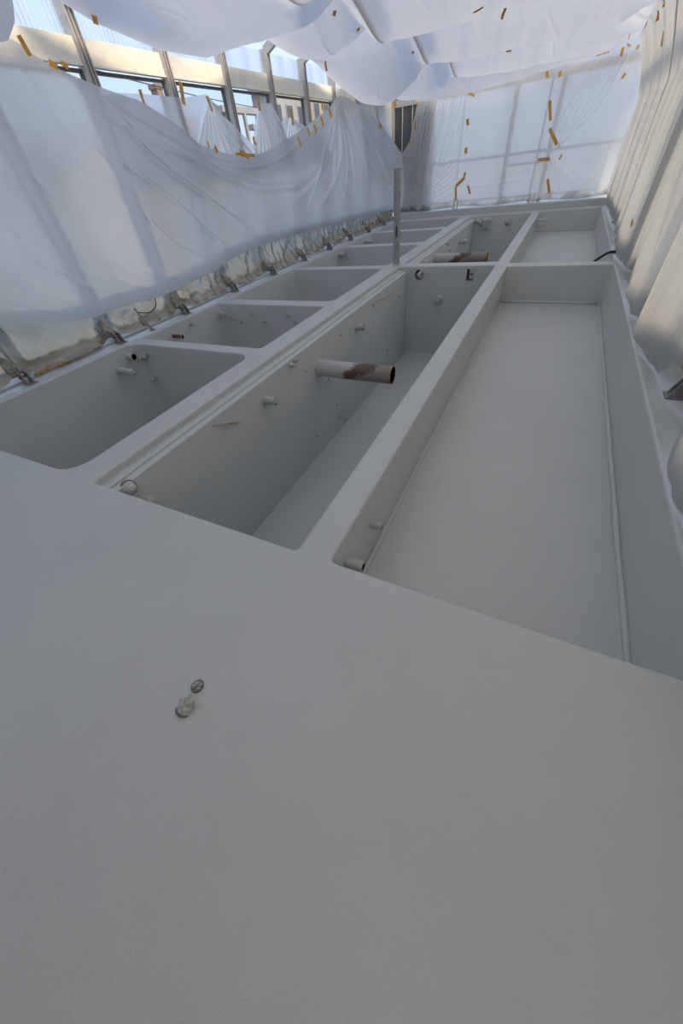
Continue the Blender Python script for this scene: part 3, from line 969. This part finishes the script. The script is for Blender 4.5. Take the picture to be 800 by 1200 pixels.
# ------------------------------------------------------------------ tape
TAPES = [   # kind, one end, other end, width
    ('l', (-5.65, 4.107, 2.832), (-5.646, 4.146, 2.702), 0.065),
    ('e', (-5.72, 5.052, 3.05), (-5.72, 5.042, 2.971), 0.08),
    ('w', (-5.671, 5.619, 2.557), (-5.669, 5.636, 2.419), 0.062),
    ('w', (-5.683, 6.5, 2.68), (-5.689, 6.445, 2.451), 0.089),
    ('w', (-5.665, 7.017, 2.56), (-5.66, 7.07, 2.396), 0.061),
    ('w', (-5.658, 8.432, 2.624), (-5.658, 8.429, 2.435), 0.076),
    ('w', (-5.671, 9.606, 2.506), (-5.667, 9.648, 2.266), 0.092),
    ('l', (-5.66, 10.989, 2.638), (-5.66, 10.998, 2.522), 0.09),
    ('l', (-5.611, 11.291, 2.566), (-5.607, 11.331, 2.405), 0.12),
    ('l', (-5.609, 10.803, 2.407), (-5.601, 10.879, 2.274), 0.108),
    ('l', (-5.605, 10.426, 2.282), (-5.598, 10.499, 2.163), 0.104),
    ('l', (-5.604, 10.126, 2.226), (-5.6, 10.164, 2.122), 0.101),
    ('l', (-5.603, 9.66, 2.096), (-5.601, 9.676, 1.941), 0.096),
    ('w', (-5.663, 7.397, 1.892), (-5.61, 7.924, 1.852), 0.051),
    ('w', (-5.66, 7.506, 1.911), (-5.638, 7.727, 1.825), 0.075),
    ('l', (-5.648, 6.811, 1.984), (-5.643, 6.861, 1.922), 0.08),
    ('w', (-5.655, 6.678, 2.046), (-5.655, 6.677, 1.967), 0.04),
    ('w', (-5.676, 8.077, 2.105), (-5.673, 8.104, 1.992), 0.075),
    ('e', (-5.24, 10.52, 3.13), (-5.25, 10.56, 3.0), 0.1),
    ('b', (-3.347, 15.967, 2.701), (-3.193, 15.967, 2.649), 0.062),
    ('b', (-3.423, 15.972, 2.871), (-3.37, 15.972, 2.688), 0.049),
    ('b', (-3.314, 15.937, 2.214), (-3.292, 15.937, 2.073), 0.103),
    ('b', (-3.266, 15.917, 1.602), (-3.246, 15.917, 1.469), 0.107),
    ('b', (-3.207, 15.912, 1.04), (-3.216, 15.912, 0.92), 0.084),
    ('b', (-3.204, 15.854, 0.923), (-3.45, 15.854, 0.717), 0.11),
    ('b', (-3.449, 15.849, 0.717), (-3.403, 15.849, 0.375), 0.086),
    ('b', (-3.074, 15.893, 0.727), (-2.957, 15.893, 0.511), 0.078),
    ('b', (-1.34, 15.935, 2.835), (-1.305, 15.935, 2.715), 0.087),
    ('b', (-1.018, 15.895, 2.787), (-0.986, 15.895, 2.682), 0.085),
    ('b', (-1.113, 15.874, 2.283), (-0.981, 15.874, 1.906), 0.088),
    ('b', (-0.959, 15.868, 1.757), (-0.675, 15.868, 1.392), 0.098),
    ('b', (-1.094, 15.819, 1.137), (-0.766, 15.819, 1.106), 0.095),
    ('b', (-0.514, 15.859, 1.081), (-0.479, 15.859, 1.183), 0.05),
    ('b', (-0.713, 15.849, 0.68), (-0.55, 15.849, 0.361), 0.09),
    ('b', (-4.897, 15.911, 2.749), (-4.892, 15.911, 2.662), 0.082),
    ('b', (-4.923, 15.891, 2.366), (-4.939, 15.891, 2.15), 0.057),
    ('b', (-5.099, 15.891, 1.922), (-5.067, 15.891, 1.862), 0.082),
    ('b', (-5.643, 14.489, 2.408), (-5.565, 14.489, 2.262), 0.077),
    ('b', (-5.717, 16.118, 2.879), (-5.744, 16.118, 2.722), 0.116),
    ('l', (-5.42, 15.367, 0.485), (-5.42, 15.374, 0.28), 0.09),
    ('r', (0.628, 11.866, 3.021), (0.633, 11.828, 2.973), 0.12),
    ('r', (0.622, 12.58, 3.012), (0.592, 12.781, 2.949), 0.12),
    ('r', (0.576, 13.766, 3.04), (0.578, 13.753, 2.965), 0.12),
    ('r', (0.575, 14.75, 3.034), (0.577, 14.737, 2.953), 0.12),
    ('r', (0.627, 15.956, 2.947), (0.634, 15.904, 2.877), 0.12),
    ('c', (0.377, 15.84, 3.005), (0.47, 15.902, 2.959), 0.06),
    ('r', (0.32, 15.919, 2.965), (0.323, 15.898, 2.82), 0.12),
    ('c', (-0.252, 15.945, 2.916), (0.034, 15.917, 2.937), 0.047),
    ('r', (0.529, 15.615, 2.531), (0.488, 15.886, 2.446), 0.12),
    ('r', (0.804, 12.154, 2.701), (0.794, 12.22, 2.54), 0.12),
    ('r', (0.953, 8.128, 0.527), (0.97, 8.019, 0.469), 0.083),
    ('c', (-3.94, 8.377, 3.238), (-4.004, 8.435, 3.194), 0.066),
    ('c', (-3.845, 8.999, 3.128), (-3.857, 9.056, 3.086), 0.06),
    ('c', (-3.569, 11.121, 3.046), (-3.565, 11.172, 3.007), 0.052),
    ('c', (-3.527, 11.861, 2.926), (-3.479, 11.897, 2.898), 0.052),
    ('c', (-1.936, 8.888, 2.927), (-1.789, 8.841, 2.961), 0.036),
    ('c', (-1.501, 9.003, 2.926), (-1.556, 9.145, 2.82), 0.051),
    ('c', (-2.146, 13.806, 3.075), (-2.034, 13.812, 3.071), 0.057),
    ('l', (-5.6, 4.336, 2.686), (-5.6, 4.415, 2.638), 0.065),
    ('l', (-5.6, 4.454, 2.678), (-5.6, 4.524, 2.64), 0.055),
]
TLAB = {
    'l': ('strip of orange tape along the hem of the big left film', 'tape on the hem of the left film', (1, -.1, 0)),
    'w': ('strip of orange tape holding the clear window film', 'tape on the window films', (1, -.1, 0)),
    'e': ('piece of orange tape fixing roof film to the left wall', 'tape at the left eave', (1, -.1, 0)),
    'b': ('strip of orange tape on the end wall film seams', 'tape on the end wall film', (0, -1, 0)),
    'r': ('strip of orange tape on the edge between side film and end wall film', 'tape on the right film edge', (-1, -.15, 0)),
    'c': ('piece of orange tape stuck on a roof film seam', 'tape on the roof film', (0, -.6, -.8)),
}
FILMS = []
for ob in [x_ for x_ in COL.objects if x_.name.startswith('plastic_sheet')]:
    FILMS.append(BVHTree.FromPolygons([v_.co + ob.location for v_ in ob.data.vertices], [tuple(f_.vertices) for f_ in ob.data.polygons]))
for k_, p, q, wd in TAPES:
    lb, gp, nv_ = TLAB[k_]
    p, q, nv_ = Vector(p), Vector(q), Vector(nv_).normalized()
    wd *= .78
    if k_ == 'b' and q[2] < 1.2:      # the hem of the end wall film swings out over the kerb
        sh = lambda a: .16 * min(1, max(0, (2.98 - a[2]) / 2.79)) ** 4
        p, q = p - Vector((0, sh(p), 0)), q - Vector((0, sh(q), 0))
    d_ = (q - p).normalized()
    if k_ in 'rc' and min(p[1], q[1]) > 15.5:      # these lie on the end wall film
        nv_ = Vector((0, -1, 0))
        p, q = Vector((p[0], 15.88, p[2])), Vector((q[0], 15.88, q[2]))
        d_ = (q - p).normalized()
        wd *= .6
    sd = d_.cross(nv_).normalized()
    m = MB()
    nn = 5
    skew = random.uniform(-.12, .12)
    mid_ = (p + q) / 2
    near = min((b_.find_nearest(mid_)[3] if b_.find_nearest(mid_)[0] else 9, k2) for k2, b_ in enumerate(FILMS))
    tree = FILMS[near[1]]
    rows, offs = [], []
    for i in range(nn):
        t_ = i / (nn - 1)
        c_ = p.lerp(q, t_) + sd * (wd * .10 * math.sin(3 * t_ + skew * 20))
        hw = wd / 2 * (1 + skew * (t_ - .5))
        for sg in (-1, 1):
            v_ = c_ + sd * (hw * sg)
            h_ = tree.ray_cast(v_ + nv_ * .30, -nv_, .60)
            off = (h_[0] - v_).dot(nv_) if h_[0] else None
            rows.append(v_)
            offs.append(off)
    got = [x_ for x_ in offs if x_ is not None]
    mean = sorted(got)[len(got) // 2] if got else 0
    if near[0] > .25:
        mean, offs = 0, [0] * len(offs)
    offs = [mean if x_ is None or abs(x_ - mean) > .05 else x_ for x_ in offs]
    for lay in (0, 1):
        m.v += [tuple(v_ + nv_ * (off + .003 + .003 * lay)) for v_, off in zip(rows, offs)]
    o2 = 2 * nn
    for i in range(nn - 1):
        a_ = 2 * i
        m.f += [(a_, a_ + 1, a_ + 3, a_ + 2), (o2 + a_, o2 + a_ + 2, o2 + a_ + 3, o2 + a_ + 1), (a_, a_ + 2, o2 + a_ + 2, o2 + a_), (a_ + 1, o2 + a_ + 1, o2 + a_ + 3, a_ + 3)]
    m.f += [(0, o2, o2 + 1, 1), (2 * nn - 2, 2 * nn - 1, o2 + 2 * nn - 1, o2 + 2 * nn - 2)]
    tag(build('masking_tape', m, TAPE), lb, 'tape', gp)

# ------------------------------------------------------------------ pipes, pole and fittings in the tanks
def pipe(name, base, length, r, mat, label, cat='pipe', group=None, axis=(1, 0, 0), wall=.012, collar=True, plug=False, tip=None, bury=.03):
    a = Vector(axis).normalized()
    b = Vector(base) - a * bury
    L = length + bury
    m = MB()
    n = 20
    P = [b, b + a * L, b + a * L, b + a * (L - min(.12, L * .5))]
    R_ = [r, r, r - wall, r - wall]
    m.tube(P, R_, n, caps=False)
    k = 3 * n
    m.f.append(tuple(k + i for i in range(n)))
    o0 = empty(name, base, label, cat, group)
    build('tube', m, mat, o0, auto=35, origin=base)
    if collar:
        build('collar', MB().tube([b, b + a * (bury + .012), b + a * (bury + .02)], [r * 1.16, r * 1.14, r * 1.0], 18), COATP, o0, smooth=True)
    if tip:
        build('tip_ring', MB().tube([b + a * (L - .012), b + a * (L + .004)], [r * 1.01, r * 1.0], 20, caps=False), tip, o0, smooth=True)
    if plug:
        q = MB().tube([b + a * (L - .06), b + a * (L - .005), b + a * (L + .012)], [r - wall, r - wall, (r - wall) * .5], 14)
        build('cap', q, COATP, o0, smooth=True)
    return o0
ORT = plain('orange_rust_edge', (.42, .22, .06), .8, .2, 0, .3, 40)
XW = -2.568
pipe('outlet_pipe', (XW, 4.17, -.44), 1.09, .108, RUSTPIPE, 'long overflow pipe with brown rust patch jutting across the near deep tank', tip=ORT)
pipe('outlet_pipe', (XW, 10.2, -.26), 1.22, .108, RUSTPIPE, 'long half rusty pipe crossing the far deep tank behind the cross wall', tip=ORT)
pipe('pipe_stub', (XW, 2.90, -.29), .15, .048, COATP, 'grey capped pipe stub on stepped wall nearer the platform than the rusty pipe', plug=True)
pipe('pipe_stub', (XW, 5.50, -.32), .13, .050, COATP, 'grey capped pipe stub on stepped wall between rusty pipe and pole', plug=True)
pipe('pipe_stub', (-5.25, 3.03, -.25), .34, .046, COATP, 'long grey pipe stub in the near square tank with threaded nipple end', plug=True)
pipe('pipe_stub', (-5.25, 3.27, -.14), .13, .050, COATP, 'short open grey pipe stub close under the rim of the near square tank')
pipe('pipe_stub', (-5.25, 4.17, -.16), .21, .028, RUST, 'thin brownish pipe stub in the second square tank', collar=False, tip=COATP)
pipe('pipe_stub', (-5.19, 5.37, -.17), .10, .040, COATP, 'short stub in the corner of the second square tank', axis=(.3, -1, 0))
pipe('pipe_stub', (-5.25, 10.4, -.14), .20, .050, COATP, 'short grey stub in the fourth square tank', plug=True)
pipe('pipe_stub', (-5.25, 12.2, -.13), .26, .050, COATP, 'short grey stub in the fifth square tank', plug=True)
pipe('pipe_stub', (-1.87, 8.04, -.57), .10, .070, COATP, 'round grey spigot on the cross wall facing the near deep tank', axis=(0, -1, 0), plug=True)
pipe('pipe_stub', (-.685, 1.50, -.27), .085, .026, COATP, 'small drip-marked stub on the side of the shallow tank', collar=False)
pipe('pipe_stub', (-.685, 1.10, -.20), .12, .034, COATP, 'grey stub in the near corner of the shallow tank at the platform edge', collar=False)
pipe('pipe_stub', (-.685, 14.2, -.10), .30, .035, COATP, 'thin stub at the far corner of the back shallow tank', collar=False)
pipe('pipe_stub', (-.685, 14.2, -.22), .24, .030, COATP, 'lower thin stub at the far corner of the back shallow tank', collar=False)
pipe('pipe_stub', (-1.56, 15.15, -.19), .14, .075, COATP, 'stubby spigot on the end wall of the far deep tank', axis=(.4, -1, .2), plug=True)
pipe('pipe_stub', (-2.568, 13.0, -.35), .22, .055, COATP, 'grey stub on stepped wall near the end of the far deep tank', plug=True)
pipe('pipe_stub', (-2.568, 9.2, -.15), .16, .055, COATP, 'grey stub on stepped wall just behind the cross wall', plug=True)
# square-ended duct on the end wall
o = empty('outlet_duct', (-2.25, 15.15, -.25), 'boxy grey outlet in the left corner of the far deep tank', 'duct')
build('duct_body', MB().bar((-2.22, 15.16, -.16), (-2.15, 14.95, -.20), .24, .22), COATP, o)
build('duct_arm', MB().tube([(-2.53, 15.1, -.10), (-2.38, 15.05, -.14), (-2.30, 15.02, -.22)], .05, 10), COATP, o, smooth=True)
# square openings cut in the cross wall
for x, sz, lb, rd in ((-2.31, .075, 'round dark hole with torn rim in the cross wall', True), (-1.32, .075, 'square dark notch in the cross wall', False)):
    o = empty('cut_opening', (x, 8.04, -.14), lb, 'hole')
    if rd:
        build('rim', MB().tube([(x + .088 * math.cos(a_), 8.037, -.14 + .088 * math.sin(a_)) for a_ in np.linspace(0, 2 * math.pi, 25)], .008, 6), COATP, o, smooth=True)
        build('torn_flap', MB().tube([(x + .05, 8.03, -.20), (x + .01, 7.99, -.12), (x + .06, 8.02, -.08)], [.03, .045, .02], 8), COATP, o, smooth=True)
        build('bolt', MB().tube([(x + .17, 8.05, -.14), (x + .17, 8.0, -.14)], .025, 8), COATP, o)
    else:
        build('rim', MB().box(x - .07, x - .06, 8.033, 8.05, -.25, -.05).box(x + .06, x + .07, 8.033, 8.05, -.25, -.05).box(x - .06, x + .06, 8.033, 8.05, -.25, -.24), COATP, o)
        build('plate', MB().box(x - .01, x + .07, 8.015, 8.04, -.12, -.05).box(x + .0, x + .05, 8.015, 8.04, -.21, -.15), COATP, o)

# grey pole on the wall crossing
o = empty('steel_pole', (-2.83, 8.17, 0), 'upright grey steel tube with a dark slot standing on the wall crossing', 'pole')
m = MB()
zs = (0, .47, .63, 1.42)
for R_ in (.066, .058):
    for z_ in zs:
        m.v += [(-2.83 + R_ * math.sin(a_), 8.17 + R_ * math.cos(a_), z_) for a_ in np.arange(24) * math.pi / 12]
for sh_ in (0, 96):
    for i_ in range(3):
        for k_ in range(24):
            if i_ == 1 and k_ in (10, 11):
                continue                       # the slot
            a_, b_ = sh_ + i_ * 24 + k_, sh_ + i_ * 24 + (k_ + 1) % 24
            m.f.append((a_, b_, b_ + 24, a_ + 24))
m.f += [(72 + k_, 72 + (k_ + 1) % 24, 168 + (k_ + 1) % 24, 168 + k_) for k_ in range(24)]
a_ = 24 + 10
for c_ in (0, 1):
    m.f += [(a_ + c_, a_ + c_ + 1, a_ + c_ + 97, a_ + c_ + 96), (a_ + c_ + 24, a_ + c_ + 25, a_ + c_ + 121, a_ + c_ + 120)]
m.f += [(a_, a_ + 24, a_ + 120, a_ + 96), (a_ + 2, a_ + 26, a_ + 122, a_ + 98)]
build('tube', m, GREYPOLE, o, auto=40)
build('base_weld', MB().tube([(-2.83, 8.17, -.005), (-2.83, 8.17, .012), (-2.83, 8.17, .025)], [.085, .08, .066], 20), COAT, o, smooth=True)

# small bolts and pins left in the walls
def bolt(p, axis, L=.05, r=.014, label='', group=None, head=True):
    a = Vector(axis).normalized()
    p = Vector(p)
    o = empty('stud_bolt', p, label, 'bolt', group)
    build('shank', MB().tube([p - a * .02, p + a * L], r, 8), COATP, o, smooth=True)
    if head:
        build('nut', MB().tube([p + a * L * .45, p + a * L * .8], r * 1.7, 6), COATP, o)
    return o
gw = 'bolts left in the stepped wall'
for (y, z, L, r) in ((3.50, -.13, .07, .018), (3.60, -.11, .06, .016), (3.82, -.33, .03, .012), (3.82, -1.34, .03, .016), (4.60, -1.45, .04, .014), (4.8, -1.60, .05, .018), (4.55, -1.2, .03, .012),
                     (7.56, -.41, .05, .02), (6.2, -.2, .04, .014), (4.9, -.25, .03, .012), (4.4, -.7, .03, .013), (6.9, -.9, .04, .016), (6.9, -1.2, .03, .016), (10.9, -.3, .06, .022), (11.8, -.35, .05, .02), (11.4, -.15, .05, .02)):
    bolt((XW, y, z), (1, 0, 0), L, r, 'small coated bolt stub in the stepped wall of the deep tanks', gw)
ga = 'bolts in the partition of the second square tank'
for (x, z) in ((-5.02, -.20), (-4.93, -.24), (-4.80, -.29), (-4.50, -.14), (-4.28, -.26), (-3.76, -.14), (-3.64, -.25)):
    bolt((x, 5.37, z), (.2, -1, 0), .07, .016, 'small coated bolt on the partition behind the second square tank', ga)
gb = 'bolts in the corner of the near square tank'
for (x, z) in ((-5.10, -.17), (-5.02, -.15), (-5.08, -.50)):
    bolt((x, 3.40, z), (.5, -1, 0), .10, .02, 'small coated bolt on the partition behind the near square tank', gb)
bolt((-5.25, 4.6, -.12), (1, 0, .4), .06, .022, 'white-tipped pin above the brownish stub in the second square tank')
# bare rod with rusty tag on the stepped wall
o = empty('tie_wire', (XW, 2.2, -.22), 'thin coated wire with an orange rust tab on the stepped wall', 'wire')
build('wire', MB().tube([(XW - .01, 2.05, -.13), (XW + .03, 2.15, -.16), (XW + .05, 2.38, -.27)], .008, 8), COATP, o, smooth=True)
build('rust_tab', MB().bar((XW + .045, 2.22, -.195), (XW + .055, 2.32, -.25), .022, .012), ORT, o)
o = empty('tie_wire', (XW, 6.6, -.2), 'thin dark wire lying on the stepped wall near the pole', 'wire')
build('wire', MB().tube([(XW - .005, 6.3, -.17), (XW + .02, 6.7, -.21), (XW + .02, 7.2, -.22), (XW - .005, 7.3, -.24)], .010, 6), COATP, o, smooth=True)

# wrapped bolts: a knobbly bundle of film and tape
def wrapped(p, axis, r, L, label, dark=False, seed=0):
    rr = random.Random(seed)
    a = Vector(axis).normalized()
    p = Vector(p)
    o = empty('wrapped_bolt', p, label, 'bolt')
    m = MB()
    n = 14
    rings = 7
    x = a.orthogonal().normalized()
    y = a.cross(x)
    for i in range(rings):
        t_ = i / (rings - 1)
        R0 = r * (1.05, 1.1, 1.0, .95, .9, .7, .35)[i]
        for k in range(n):
            an = 2 * math.pi * k / n
            q = R0 * (1 + rr.uniform(-.20, .16))
            m.v.append(tuple(p + a * (L * t_ - .012 + L * rr.uniform(-.06, .06)) + (x * math.cos(an) + y * math.sin(an)) * q))
    for i in range(rings - 1):
        for k in range(n):
            m.f.append((i * n + k, i * n + (k + 1) % n, (i + 1) * n + (k + 1) % n, (i + 1) * n + k))
    m.f.append(tuple((rings - 1) * n + k for k in range(n)))
    build('wrapping', m, WRAP2 if dark else WRAP, o, auto=28)
    # ring at the foot: bare gap in the coating, its shade painted in dark
    build('bare_shade_ring', MB().tube([p - a * .006, p + a * .004], [r * 1.26, r * 1.10], 18), RINGM, o)
    return o
RINGM = plain('primer_with_shade', (.17, .17, .165), .7, .3, 0, .5, 80)
WRAP = plain('crumpled_white_wrap', (.52, .52, .50), .6, .3, 0, .45, 55, .006)
WRAP2 = plain('torn_grey_wrap', (.30, .30, .29), .6, .3, 0, .95, 90, .008)
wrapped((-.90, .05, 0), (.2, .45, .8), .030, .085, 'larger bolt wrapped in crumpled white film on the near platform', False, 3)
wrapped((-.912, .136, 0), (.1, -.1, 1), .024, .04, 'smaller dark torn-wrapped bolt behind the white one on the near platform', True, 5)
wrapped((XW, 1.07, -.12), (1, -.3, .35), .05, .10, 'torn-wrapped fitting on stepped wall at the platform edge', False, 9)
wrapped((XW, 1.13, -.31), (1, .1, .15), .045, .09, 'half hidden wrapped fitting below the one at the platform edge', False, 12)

# black cable over the rim of the back shallow tank
c = catmull([(1.06, 8.80, .023), (.95, 8.74, .024), (.86, 8.66, .026), (.76, 8.50, .0), (.66, 8.36, -.05), (.58, 8.24, -.12), (.52, 8.2, -.24), (.45, 8.22, -.40)], 6)
tag(build('cable', MB().tube([tuple(p) for p in c], .022, 10), BLACK, smooth=True), 'black cable hanging from the right ledge into the back shallow tank', 'cable')

# ------------------------------------------------------------------ mullion feet
def foot(x, y, z, s, label, group, film_knot=True):
    o = empty('post_foot', (x, y, z), label, 'bracket', group)
    d = s
    build('base_plate', MB().box(x - .07, x + .07, y - .06, y + .06, z, z + .012), STEEL, o)
    for k in (-1, 1):
        build('cheek', MB().add([(x + d * .06, y + k * .035 - .006, z), (x + d * .06, y + k * .035 + .006, z), (x - d * .07, y + k * .035 + .006, z), (x - d * .07, y + k * .035 - .006, z),
                                 (x + d * .01, y + k * .035 - .006, z + .13), (x + d * .01, y + k * .035 + .006, z + .13), (x - d * .07, y + k * .035 + .006, z + .16), (x - d * .07, y + k * .035 - .006, z + .16)],
                                [(0, 1, 2, 3), (4, 7, 6, 5), (0, 4, 5, 1), (1, 5, 6, 2), (2, 6, 7, 3), (3, 7, 4, 0)]), STEEL, o)
    build('bolt', MB().tube([(x - d * .02, y - .06, z + .09), (x - d * .02, y + .06, z + .09)], .014, 8), RUST, o)
    if film_knot:
        m = MB()
        rr = random.Random(int(y * 100))
        pts = [(x - d * (.08 + .055 * i) + rr.uniform(-.02, .02), y + rr.uniform(-.05, .05), z + .10 + .06 * i) for i in range(4)]
        m.tube(pts, [.05, .075, .06, .03], 9)
        m.v = [(a + rr.uniform(-.014, .014), b + rr.uniform(-.018, .018), c_ + rr.uniform(-.014, .014)) for a, b, c_ in m.v]
        build('film_knot', m, KNOT, o, auto=25)
    return o
KNOT = plain('bunched_dirty_film', (.30, .27, .22), .6, .35, 0, .6, 30, .004)
for k in range(10):
    y = 2.0 + 1.37 * k
    foot(-5.41, y, .0, 1, 'steel post foot with bunched film on the left sill', 'post feet along the left sill')
for y in (3.35, 4.70, 9.6, 10.9, 12.2):
    foot(1.12, y, 0, -1, 'steel post foot under the film hem on the right ledge', 'post feet along the right ledge', False)
for x in (-3.36, -1.02):
    o = empty('corner_foot', (x, 15.67, .17), 'grey coated post foot on the back kerb below taped film seam', 'bracket', 'post feet on the back kerb')
    build('base_plate', MB().box(x - .09, x + .09, 15.637, 15.705, .166, .18), COATP, o)
    build('upright', MB().box(x - .07, x - .05, 15.64, 15.70, .178, .42), COATP, o)
    build('upright', MB().box(x + .05, x + .07, 15.64, 15.70, .178, .42), COATP, o)
o = empty('conduit', (-5.42, 3.95, 0), 'thin leaning grey conduit and wire loop between two post feet', 'conduit')
build('rod', MB().tube([(-5.36, 3.93, .0), (-5.56, 3.93, .30)], .014, 8), STEEL, o, smooth=True)
build('wire_loop', MB().tube([tuple(p) for p in catmull([(-5.54, 3.95, .24), (-5.48, 4.1, .20), (-5.46, 4.25, .26), (-5.5, 4.3, .36), (-5.55, 4.2, .34)], 6)], .008, 6), BLACK, o, smooth=True)
build('base_clip', MB().box(-5.39, -5.33, 3.90, 3.96, 0, .02), STEEL, o)

# ------------------------------------------------------------------ outside
BR = plain('brick_chimney', (.22, .15, .12), .8, .2, 0, .15, 3)
RF = plain('dark_roof', (.10, .085, .075), .8, .2, 0, .2, 1)
WH = plain('pale_render', (.55, .53, .50), .8, .2, 0, .08, 1)
GY = plain('grey_render', (.26, .26, .27), .8, .2, 0, .12, 1)
BN = plain('brown_render', (.30, .25, .21), .8, .2, 0, .12, 1)
GLD = plain('dark_glass', (.05, .055, .065), .2, .5)
def house(x0, x1, y0, y1, ze, zr, mat, label, chim=None, wins=()):
    o = empty('house', ((x0 + x1) / 2, (y0 + y1) / 2, -2), label, 'house')
    build('walls', MB().box(x0, x1, y0, y1, -2, ze), mat, o)
    ym = (y0 + y1) / 2
    m = MB()
    m.add([(x0 - .4, y0 - .5, ze - .2), (x1 + .4, y0 - .5, ze - .2), (x1 + .4, ym, zr), (x0 - .4, ym, zr), (x0 - .4, y1 + .5, ze - .2), (x1 + .4, y1 + .5, ze - .2),
           (x0 - .4, y0 - .5, ze), (x1 + .4, y0 - .5, ze), (x1 + .4, ym, zr + .2), (x0 - .4, ym, zr + .2), (x0 - .4, y1 + .5, ze), (x1 + .4, y1 + .5, ze)],
          [(0, 1, 2, 3), (3, 2, 5, 4), (6, 9, 8, 7), (9, 10, 11, 8), (0, 6, 7, 1), (4, 5, 11, 10), (1, 7, 8, 2), (2, 8, 11, 5), (0, 3, 9, 6), (3, 4, 10, 9)])
    rf = build('roof', m, RF, o)
    # gable infill
    build('gable', MB().add([(x1, y0, ze), (x1, y1, ze), (x1, ym, zr), (x1 - .2, y0, ze), (x1 - .2, y1, ze), (x1 - .2, ym, zr)], [(0, 1, 2), (3, 5, 4), (0, 2, 5, 3), (1, 4, 5, 2)]), mat, o)
    if chim:
        cx, cy, zt = chim
        build('chimney', MB().box(cx - .25, cx + .25, cy - .22, cy + .22, ze, zt - .18).box(cx - .30, cx + .30, cy - .28, cy + .28, zt - .18, zt), BR, o)
    for y, z in wins:
        wn = build('window', MB().box(x1 + .0, x1 + .05, y - .5, y + .5, z, z + 1.2), WH, o)
        build('pane', MB().box(x1 + .05, x1 + .07, y - .42, y + .42, z + .08, z + 1.12), GLD, wn)
    return o
house(-28, -23, 25.6, 29.8, 4.75, 5.45, BN, 'house with dark gabled roof seen through the windows', None, [(26, 2), (28, 2)])
house(-34, -22.5, 19.0, 24.0, 3.7, 4.9, WH, 'pale house with brick chimney seen through the windows', (-22.8, 23.7, 5.95), [(20.5, 1.5), (22.5, 1.5)])
def block(x0, x1, y0, y1, zt, mat, label, cols, rows):
    o = empty('building', ((x0 + x1) / 2, (y0 + y1) / 2, -2), label, 'building')
    build('walls', MB().box(x0, x1, y0, y1, -2, zt), mat, o)
    build('parapet', MB().box(x0 - .15, x1 + .15, y0 - .15, y1 + .15, zt, zt + .25), GY, o)
    for i in range(cols):
        for j in range(rows):
            y = y0 + (i + .5) * (y1 - y0) / cols
            z = zt - 1.9 - j * 2.6
            wn = build('window', MB().box(x1, x1 + .05, y - .55, y + .55, z, z + 1.3), GY, o)
            build('pane', MB().box(x1 + .05, x1 + .07, y - .46, y + .46, z + .08, z + 1.22), GLD, wn)
    return o
block(-23.6, -22, 34.2, 39.5, 6.2, GY, 'grey flat-roofed building with dark windows behind the bent mullions', 3, 3)
block(-24.5, -22, 40.6, 48, 6.5, BN, 'brown building with dark windows at the far end outside', 4, 3)
o = empty('canopy', (-22, 30.2, -2), 'long grey canopy on posts outside between the houses', 'canopy')
build('canopy_roof', MB().box(-22.5, -21.9, 28.2, 32.6, 4.95, 5.25), GY, o)
for y in (28.6, 30.6, 32.8):
    build('post', MB().box(-22.1, -21.9, y - .1, y + .1, -2, 5.0), GY, o)
build('lower_beam', MB().box(-22.6, -21.8, 31.2, 33.6, 4.2, 4.45), GY, o)
o = empty('utility_pole', (-18, 9, -2), 'grey utility pole with crossarm outside carrying the overhead wires', 'pole')
build('shaft', MB().tube([(-18, 9, -2), (-18, 9, 6.6)], [.14, .09], 12), GY, o, smooth=True)
build('crossarm', MB().bar((-18.6, 9, 5.8), (-17.4, 9, 5.8), .10), GY, o)
for a, b, lb in (((-18, 9.0, 5.85), (-21.95, 35.0, 5.2), 'upper overhead wire from the pole to the grey building'), ((-18.4, 9.0, 5.5), (-22.4, 22.6, 4.3), 'slanting overhead wire running down to the chimney house')):
    a, b = Vector(a), Vector(b)
    pts = [a.lerp(b, i / 12) - Vector((0, 0, .25 * 4 * (i / 12) * (1 - i / 12))) for i in range(13)]
    tag(build('overhead_wire', MB().tube(pts, .022, 5), BLACK), lb, 'wire')
